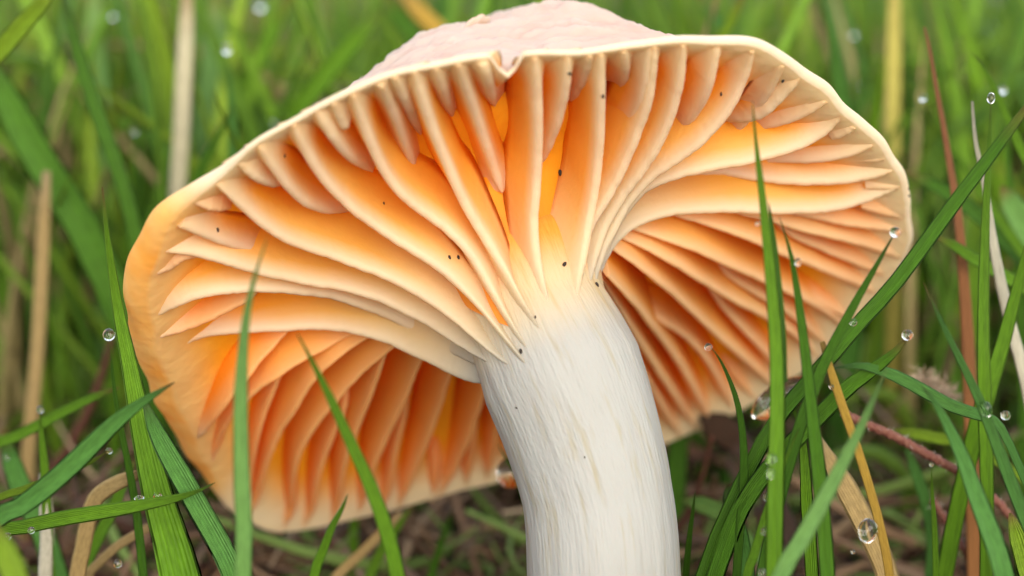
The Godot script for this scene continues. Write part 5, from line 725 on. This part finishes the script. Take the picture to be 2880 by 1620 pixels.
	drop("drop balanced on the small upright blade at far left", -35.04, 18.65, -12.55, 0.266, 1.15, 0.0)
	drop("bead at the tip of the slim bright blade at left", -26.1, 20.26, 2.44, 0.206, 1.0, 0.0)
	drop("hanging bead nearest the left edge under the level blade", -33.33, 14.12, 1.71, 0.263, 1.0, 0.0)
	drop("second hanging bead under the level blade at left", -31.76, 14.51, 1.62, 0.236, 1.0, 0.0)
	drop("flat bead on the upper edge of the level blade", -24.87, 16.23, 0.24, 0.345, 0.6, 0.0)
	drop("bead where the level blade meets the broad ribbed blade", -23.65, 16.38, 0.2, 0.292, 0.8, 0.0)
	drop("bead on the cap's lower left margin", -23.87, 17.41, -6.15, 0.196, 1.0, 0.0)
	drop("bead at the bottom left between the low straws", -27.79, 9.71, -4.51, 0.308, 1.0, 0.0)
	drop("bead low on the narrow dark blade at left", -24.44, 12.83, -3.13, 0.165, 1.0, 0.0)
	drop("glinting blurred drop on a blade tip above the cap's upper left", -26.94, 42.85, -50.41, 0.413, 1.3, 0.0)
	drop("blurred drop on the dark grass left of the cream stalk", -38.03, 34.14, -58.78, 0.320, 1.0, 0.0)
	drop("larger of two blurred drops near the top left", -44.89, 43.84, -86.4, 0.463, 1.0, 0.0)
	drop("fainter of two blurred drops near the top left", -47.82, 44.41, -91.63, 0.428, 1.0, 0.0)
	drop("blurred drop at the top edge above the cap's left side", -30.88, 45.26, -96.92, 0.537, 1.0, 0.0)
	drop("blurred drop beside the cap's upper left edge", -23.94, 35.12, -58.99, 0.280, 1.0, 0.0)
	drop("small bead at the tip of the thin blade by the rusty straw", 34.66, 39.8, -33.4, 0.302, 1.0, 0.0)
	drop("long drop caught in the tip of the upright blade at right", 33.64, 41.84, -10.93, 0.279, 1.4, 0.0)
	drop("drop on the slanting blade tip over the cap's right margin", 24.12, 34.65, 2.45, 0.350, 0.95, 0.0)
	drop("drop on the blunt tip of the low slanting blade at right", 25.76, 27.48, 0.4, 0.362, 1.0, 0.0)
	drop("drop at the tip of the thin hooked blade", 12.91, 26.48, -0.41, 0.261, 1.0, 0.0)
	drop("bead on the dark upright blade at its upper part", 17.77, 33.02, 4.03, 0.198, 1.3, 0.0)
	drop("bead on the left edge of the tallest upright blade", 14.92, 35.77, 5.79, 0.145, 1.0, 0.0)
	drop("bead between the two slanting blades by the cap margin", 22.54, 27.95, -1.23, 0.263, 1.0, 0.0)
	drop("bead on the small folded blade", 18.96, 19.91, -0.55, 0.292, 1.3, 0.0)
	drop("uppermost of four beads down the tallest blade's foot", 15.82, 21.64, 8.29, 0.364, 1.0, 0.0)
	drop("second of four beads down the tallest blade's foot", 15.77, 20.76, 8.47, 0.267, 1.3, 0.0)
	drop("third of four beads, left of the tallest blade's foot", 15.76, 19, 7.83, 0.270, 1.0, 0.0)
	drop("lowest of four beads, left of the tallest blade's foot", 15.59, 16.96, 8.26, 0.245, 1.0, 0.0)
	drop("bead at the bottom edge by the tallest blade", 15.4, 14.47, 8.79, 0.245, 1.0, 0.0)
	drop("big oval drop hanging on the orange straw", 22.95, 15.38, 3.99, 0.615, 1.35, -0.15)
	drop("small bead beside the orange straw under the cap margin", 20.72, 24.3, 1.59, 0.180, 1.0, 0.0)
	drop("bead on the long blade slanting to the lower right", 30.29, 23.31, 3.33, 0.381, 1.35, 0.2)
	drop("bead right of the long slanting blade at the right edge", 34.8, 19.93, -6.69, 0.336, 1.0, 0.0)
	drop("tiny bead below the big oval drop", 22.75, 12.75, 0.97, 0.159, 1.0, 0.0)
	drop("large blurred bead behind the stem's left side", -0.06, 11.13, -20.15, 1.207, 1.05, 0.0)
	drop("blurred bead high up behind the cap's right shoulder", 40.97, 42.18, -91.16, 0.380, 1.0, 0.0)
	drop("blurred bead behind the cap's right shoulder, lower one", 40.82, 36.65, -84.87, 0.324, 1.0, 0.0)
	drop("blurred bead right of the upright blade at the top right", 43.22, 39.97, -39.57, 0.385, 1.0, 0.0)
	drop("bead on top of the small blade under the red runner", 28.9, 17.35, -3.58, 0.164, 1.0, 0.0)
	drop("glinting bead on the bluish leaf at the left edge", -40.73, 12.06, -21.37, 0.224, 1.0, 0.0)
	speck("dark grain near the raised rim right of the notch", 3.53, 44.61, 2.88, 0.137, 0.9)
	speck("dark grain on the thick central gill below the rim", 5.70, 43.06, 1.12, 0.120, 0.3)
	speck("largest dark grain, on the broad face right of the central gill", 3.28, 37.17, -6.51, 0.173, 0.1)
	speck("dark slanted grain on the broad central gill face above the stem", 3.49, 31.46, -3.16, 0.170, -0.6)
	speck("dark grain at the corner where gills meet the stem's right side", 5.74, 29.91, -3.99, 0.150, 0.4)
	speck("brown grain at the foot of the left gills on the stem", 0.58, 26.30, 0.05, 0.146, 0.2)
	speck("dark grain on the short gill at the far left margin", -19.07, 34.26, -0.51, 0.124, 0)
	speck("faint grain in the orange gap at the upper left", -14.19, 39.45, 2.26, 0.099, 0)
	speck("left one of two brown grains side by side on a left gill", -4.16, 31.96, -3.09, 0.127, 0.3)
	speck("right one of two brown grains side by side on a left gill", -3.58, 31.93, -3.26, 0.128, 0.2)
	speck("tiny black grain on the stem's upper left", 0.29, 22.60, 0.56, 0.073, 1.2)
	speck("tiny black grain at the middle of the stem", 4.70, 19.94, 2.79, 0.062, 0)
	speck("brown grain on the right gills near the rim", 13.71, 42.77, -3.52, 0.104, 0)
	speck("slanted brown grain close to the right rim", 17.78, 43.63, -3.77, 0.125, -0.5)
	speck("faint grain on a left gill's broad face", -8.47, 35.63, -2.94, 0.084, 0)
	speck("tiny grain between the central gills above the stem", 1.53, 28.45, -0.62, 0.084, 0)
	speck("upper of two grains on the far right margin", 29.57, 34.63, -16.40, 0.083, 0.2)
	speck("lower of two grains on the far right margin", 29.76, 34.01, -16.92, 0.083, 0.2)
	wild()


func ground() -> void:
	var b := Build.new()
	var rows := []; var cols := []
	noise.seed = 2; noise.frequency = 0.02; noise.fractal_octaves = 4
	for j in 81:
		var row := []; var col := []
		for i in 81:
			var u := (i - 40) / 40.0; var v := (j - 40) / 40.0
			var x := signf(u) * (absf(u) * 300.0 + pow(absf(u), 8.0) * 30000.0)
			var z := signf(v) * (absf(v) * 300.0 + pow(absf(v), 8.0) * 30000.0) - 60.0
			row.append(Vector3(x, 3.0 * noise.get_noise_2d(x, z) - 9.0, z)); col.append(Color.WHITE)
		rows.append(row); cols.append(col)
	b.grid(rows, cols, false, false)
	var o := put("ground", b.mesh(false), m_soil)
	tag(o, "dark damp soil under the grass", "ground", "", "structure")


func tube(pts: Array, radii: Array, low: Color, high: Color, rough := 0.0, steps := 60, turns := 12) -> Build:
	var rows := []; var cols := []
	for j in steps + 1:
		var t := float(j) / steps
		var p := curve(pts, t)
		var d := curve(pts, minf(t + 0.03, 1.0)) - curve(pts, maxf(t - 0.03, 0.0))
		d = d / maxf(d.length(), 1e-6)
		var x := d.cross(Vector3(0.1, 0.2, 1)); x = x / x.length()
		var z := x.cross(d)
		var f := t * (radii.size() - 1)
		var r := lerpf(radii[int(f)], radii[mini(int(f) + 1, radii.size() - 1)], f - floorf(f))
		var row := []; var col := []
		for i in turns:
			var a := TAU * i / turns
			var k := noise.get_noise_3d(cos(a) * 6.0 + t * 90.0, sin(a) * 6.0, t * 160.0)
			row.append(p + (x * cos(a) + z * sin(a)) * r * (1.0 + rough * k))
			col.append(low.lerp(high, clampf(0.5 + 1.4 * k, 0.0, 1.0)))
		rows.append(row); cols.append(col)
	var b := Build.new()
	b.grid(rows, cols, true, false)
	b.fan(rows[0], curve(pts, 0.0), cols[0][0], true)
	b.fan(rows[steps], curve(pts, 1.0), cols[steps][0])
	return b

# a flap of loose skin lying on the cap
func skin_flake(parent: Node3D, at: Vector3, size: Vector3, roll: float, seed_: int) -> void:
	var rows := []; var cols := []
	noise.seed = seed_; noise.frequency = 0.35; noise.fractal_octaves = 4
	for j in 25:
		var f := PI * j / 24.0
		var row := []; var col := []
		for i in 40:
			var a := TAU * i / 40.0
			var d := Vector3(sin(f) * cos(a), cos(f), sin(f) * sin(a))
			var k := noise.get_noise_3d(d.x * 3.0, d.y * 3.0, d.z * 3.0)
			var edge := 1.0 + 0.28 * noise.get_noise_2d(cos(a) * 4.0, sin(a) * 4.0 + 9.0)
			row.append(Vector3(d.x * size.x * edge, d.y * size.y * (1.0 + 0.5 * k) + 0.25 * size.y * sin(d.x * 3.0), d.z * size.z * edge) )
			col.append(lin(0.66, 0.46, 0.34).lerp(lin(0.64, 0.50, 0.42), clampf(0.5 + k, 0.0, 1.0)))
		rows.append(row); cols.append(col)
	var b := Build.new()
	b.grid(rows, cols, true, true)
	var o := put("skin_flake", b.mesh(), m_skin, parent)
	o.transform = cap_at * Transform3D(Basis(Vector3.BACK, roll), at * MM)

func extras() -> void:
	noise.seed = 41; noise.frequency = 0.5; noise.fractal_octaves = 3
	# the hairy red runner
	for pair in [[[Vector3(24.35, 18.64, -11.52), Vector3(26.24, 17.67, -11.90), Vector3(28.43, 16.64, -12.27), Vector3(30.95, 15.19, -12.54), Vector3(33.18, 13.90, -12.85), Vector3(35.44, 12.31, -13.10), Vector3(37.72, 10.00, -13.19), Vector3(39.11, 7.14, -13.17)], "hairy red runner arching over the litter right of the orange straw", 0.33], [[Vector3(33.32, 9.29, -18.74), Vector3(34.72, 7.27, -18.82), Vector3(35.97, 5.38, -18.93), Vector3(37.06, 3.48, -19.04), Vector3(37.85, 1.72, -19.17)], "short brown runner going down into the litter under the hairy red runner", 0.3]]:
		var pts: Array = pair[0]
		var root := Node3D.new()
		root.name = numbered("plant_runner")
		add_child(root)
		root.position = (pts[pts.size() - 1] as Vector3) * MM
		tag(root, pair[1], "plant runner")
		var local := []
		for p in pts: local.append(p - pts[pts.size() - 1])
		put("runner_stem", tube(local, [pair[2] * 0.9, pair[2], pair[2], pair[2] * 0.8], lin(0.10, 0.022, 0.012), lin(0.17, 0.07, 0.045), 0.55, 90, 12).mesh(), m_moss, root)
		var fuzz := Build.new()
		for k in 110:
			var p := curve(local, rng.randf())
			var d := Vector3(rng.randf_range(-1, 1), rng.randf_range(-0.6, 1), rng.randf_range(-1, 1)).normalized()
			var q := p + d * rng.randf_range(0.4, 0.8)
			var s := d.cross(Vector3(0.3, 0.5, 0.8)).normalized() * 0.03
			fuzz.grid([[p + s, p - s, p + d.cross(s)], [q + s * 0.2, q - s * 0.2, q + d.cross(s) * 0.2]], [[lin(0.5, 0.42, 0.36), lin(0.5, 0.42, 0.36), lin(0.5, 0.42, 0.36)], [lin(0.55, 0.5, 0.45), lin(0.55, 0.5, 0.45), lin(0.55, 0.5, 0.45)]], true)
		var h := put("fuzz", fuzz.mesh(false), m_moss, root)
		h.set_meta("kind", "stuff")
	# the dark round leaf
	var leaf_root := Node3D.new()
	leaf_root.name = "round_leaf"
	add_child(leaf_root)
	leaf_root.position = Vector3(15.79, 12.45, -9.19) * MM
	tag(leaf_root, "small dark rounded leaf on a thin stalk low between stem and blades", "leaf")
	var lf := []; var half := []
	for k in 9:
		var t := k / 8.0
		lf.append(Vector3(0.35 * sin(t * 3.0), 1.55 - 3.1 * t, 0.3 * sin(t * PI))); half.append(0.95 * sqrt(maxf(1.0 - pow(2.0 * t - 1.0, 2.0), 0.02)))
	put("leaf_blade", leaf(lf, half, Vector3(0.3, 0.1, 1), 0.2, lin(0.03, 0.075, 0.012), lin(0.04, 0.09, 0.015), lin(0.10, 0.05, 0.02), 20, 0.14), m_grass, leaf_root)
	var st := []
	for p in [Vector3(17.29, 16.09, -5.87), Vector3(16.76, 14.75, -6.78), Vector3(16.30, 13.53, -7.71), Vector3(16.09, 12.57, -8.70)]: st.append(p - Vector3(15.79, 12.45, -9.19))
	put("stalk", tube(st, [0.16, 0.18, 0.16], lin(0.12, 0.16, 0.03), lin(0.16, 0.18, 0.04)).mesh(), m_grass, leaf_root)
	# the fuzzy dead head
	var tuft := Build.new()
	for k in 420:
		var d := Vector3(rng.randfn(), rng.randfn() * 0.8, rng.randfn()).normalized()
		var p := d * rng.randf_range(0.0, 1.0) + Vector3(rng.randf_range(-1.6, 1.6), 0, 0)
		p.y -= p.x * 0.55
		var q := p + d * rng.randf_range(0.3, 0.8)
		var s := d.cross(Vector3(0.3, 0.5, 0.8)).normalized() * 0.05
		var c := lin(0.42, 0.33, 0.24).lerp(lin(0.26, 0.17, 0.10), rng.randf())
		tuft.grid([[p + s, p - s, p + d.cross(s)], [q + s * 0.2, q - s * 0.2, q + d.cross(s) * 0.2]], [[c, c, c], [c, c, c]], true)
	var tu := put("dead_flower_head", tuft.mesh(false), m_moss)
	tu.position = Vector3(33.85, 18.08, -20.6) * MM
	tag(tu, "fuzzy pale brown dead flower head in the grass at the right", "dead flower head")
	# the sagging drop under the cap's margin
	var blob := put("water_drop", ball(Vector3(2.5, 1.15, 1.1), 20, 28), m_water)
	blob.position = Vector3(20.07, 19.15, -13.68) * MM
	blob.rotation.z = 0.62
	tag(blob, "large sagging drop between the cap's lower margin and the upright blades", "water drop", "water drops on the grass")


func wild() -> void:
	var kinds := []
	for k in 5: kinds.append(wild_leaf(48.0 + 6.0 * k, 0.55 + 0.2 * k, [0.15, -0.3, 0.45, -0.1, 0.6][k], [0.0, 0.12, 0.3, 0.05, 0.42][k]))
	scatter("background_grass", "blurred mass of green lawn grass behind the mushroom", "grass", kinds, m_grass, 8200, func():
		var z := -118.0 - 620.0 * pow(rng.randf(), 1.5)
		var x := rng.randf_range(-1.0, 1.0) * (75.0 - z * 0.55)
		if rng.randf() < 0.22:
			# the lawn goes on beside and behind the place the mushroom is seen from
			var a := rng.randf() * TAU
			var far := rng.randf_range(95.0, 420.0)
			x = sin(a) * far
			z = 60.0 + cos(a) * far
			if z > 20.0 and absf(x) < 170.0: x = signf(x) * rng.randf_range(170.0, 400.0)
			if z < 150.0 and absf(x) < 62.0 + (101.0 - z) * 0.30: x = signf(x) * (75.0 + (150.0 - z) * 0.30)
		var tone := lin(0.19, 0.37, 0.02).lerp(lin(0.06, 0.18, 0.03), rng.randf()).lerp(lin(0.36, 0.44, 0.03), rng.randf() * rng.randf() * rng.randf())
		if rng.randf() < (0.16 if x < -15.0 else 0.07): tone = lin(0.40, 0.30, 0.14)
		var b := Basis(Vector3.UP, rng.randf() * TAU) * Basis(Vector3.RIGHT, rng.randf_range(-0.25, 0.25))
		var s := rng.randf_range(0.65, 1.15)
		return [Transform3D(b.scaled(Vector3(s, s, s)), Vector3(x, -9.0, z) * MM), tone])
	scatter("nearer_grass", "loose blurred blades of lawn grass just behind the mushroom", "grass", [kinds[0], kinds[1], kinds[3]], m_grass, 620, func():
		var z := -62.0 - 60.0 * rng.randf()
		var x := rng.randf_range(-1.0, 1.0) * (72.0 - z * 0.35)
		var tone := lin(0.19, 0.37, 0.02).lerp(lin(0.07, 0.20, 0.04), rng.randf()).lerp(lin(0.35, 0.43, 0.03), 0.7 * rng.randf() * rng.randf())
		if rng.randf() < (0.22 if x < -15.0 else 0.08): tone = lin(0.42, 0.32, 0.16)
		var b := Basis(Vector3.UP, rng.randf() * TAU) * Basis(Vector3.RIGHT, rng.randf_range(-0.3, 0.3))
		var s := rng.randf_range(0.7, 1.15)
		return [Transform3D(b.scaled(Vector3(s * 1.0 + s * 1.3 * rng.randf(), s, s * 1.5)), Vector3(x, -9.0, z) * MM), tone])
	noise.seed = 77; noise.frequency = 0.04; noise.fractal_octaves = 2
	var low := []
	for k in 4: low.append(wild_leaf(15.0 + 5.0 * k, 0.7 + 0.2 * k, [0.5, -0.8, 0.2, 0.9][k], [0.3, 0.5, 0.1, 0.45][k], 8))
	scatter("short_grass", "short young grass and moss shoots over the litter", "grass", low, m_grass, 5600, func():
		var z := -44.0 - 130.0 * sqrt(rng.randf())
		var x := rng.randf_range(-1.0, 1.0) * (70.0 - z * 0.5)
		if rng.randf() < 0.25:
			z = rng.randf_range(-60.0, 90.0)
			x = (62.0 + maxf(-z, 0.0) * 0.3 + 110.0 * rng.randf()) * (1.0 if rng.randf() < 0.5 else -1.0)
		var tone := lin(0.13, 0.28, 0.02).lerp(lin(0.05, 0.13, 0.02), rng.randf()).lerp(lin(0.25, 0.17, 0.07), 0.8 * rng.randf() * rng.randf())
		var thick := smooth(-0.3, 0.3, noise.get_noise_2d(x, z) + (0.25 if x > 30.0 else 0.0) - 0.55 * smooth(-12.0, -34.0, x) * smooth(-120.0, -90.0, z))
		var s := rng.randf_range(0.35, 1.1) * (0.4 + 0.7 * thick)
		if absf(x) < 30.0: s *= 0.35
		var b := Basis(Vector3.UP, rng.randf() * TAU) * Basis(Vector3.RIGHT, rng.randf_range(-0.3, 0.3))
		return [Transform3D(b.scaled(Vector3(s, s, s)), Vector3(x, -9.0, z) * MM), tone])
	var straws := []
	for k in 5: straws.append(wild_straw(6.0 + 4.0 * k, 0.2 + 0.09 * k, [0.2, 0.5, -0.3, 0.4, 0.25][k], [0.3, 0.5, -0.6, 0.3, 0.7][k]))
	scatter("dead_litter", "brown dead grass and moss litter on the soil", "plant litter", straws, m_moss, 8500, func():
		var z := -38.0 - 260.0 * pow(rng.randf(), 1.5)
		var x := rng.randf_range(-1.0, 1.0) * (70.0 - minf(z, 0.0) * 0.5)
		if rng.randf() < 0.25:
			z = rng.randf_range(-60.0, 60.0)
			x = (50.0 + maxf(-z, 0.0) * 0.3 + 110.0 * rng.randf()) * (1.0 if rng.randf() < 0.5 else -1.0)
		var tone := lin(0.15, 0.08, 0.035).lerp(lin(0.045, 0.022, 0.014), rng.randf()).lerp(lin(0.40, 0.30, 0.17), 0.8 * rng.randf() * rng.randf() * rng.randf())
		if rng.randf() < 0.07: tone = lin(0.10, 0.035, 0.02)
		if rng.randf() < 0.18: tone = lin(0.09, 0.15, 0.02)
		var b := Basis(Vector3.UP, rng.randf() * TAU) * Basis(Vector3.BACK, rng.randf_range(-0.6, 0.6)) * Basis(Vector3.RIGHT, rng.randf() * TAU)
		return [Transform3D(b, Vector3(x, rng.randf() * rng.randf() * 8.0 - 8.0, z) * MM), tone])
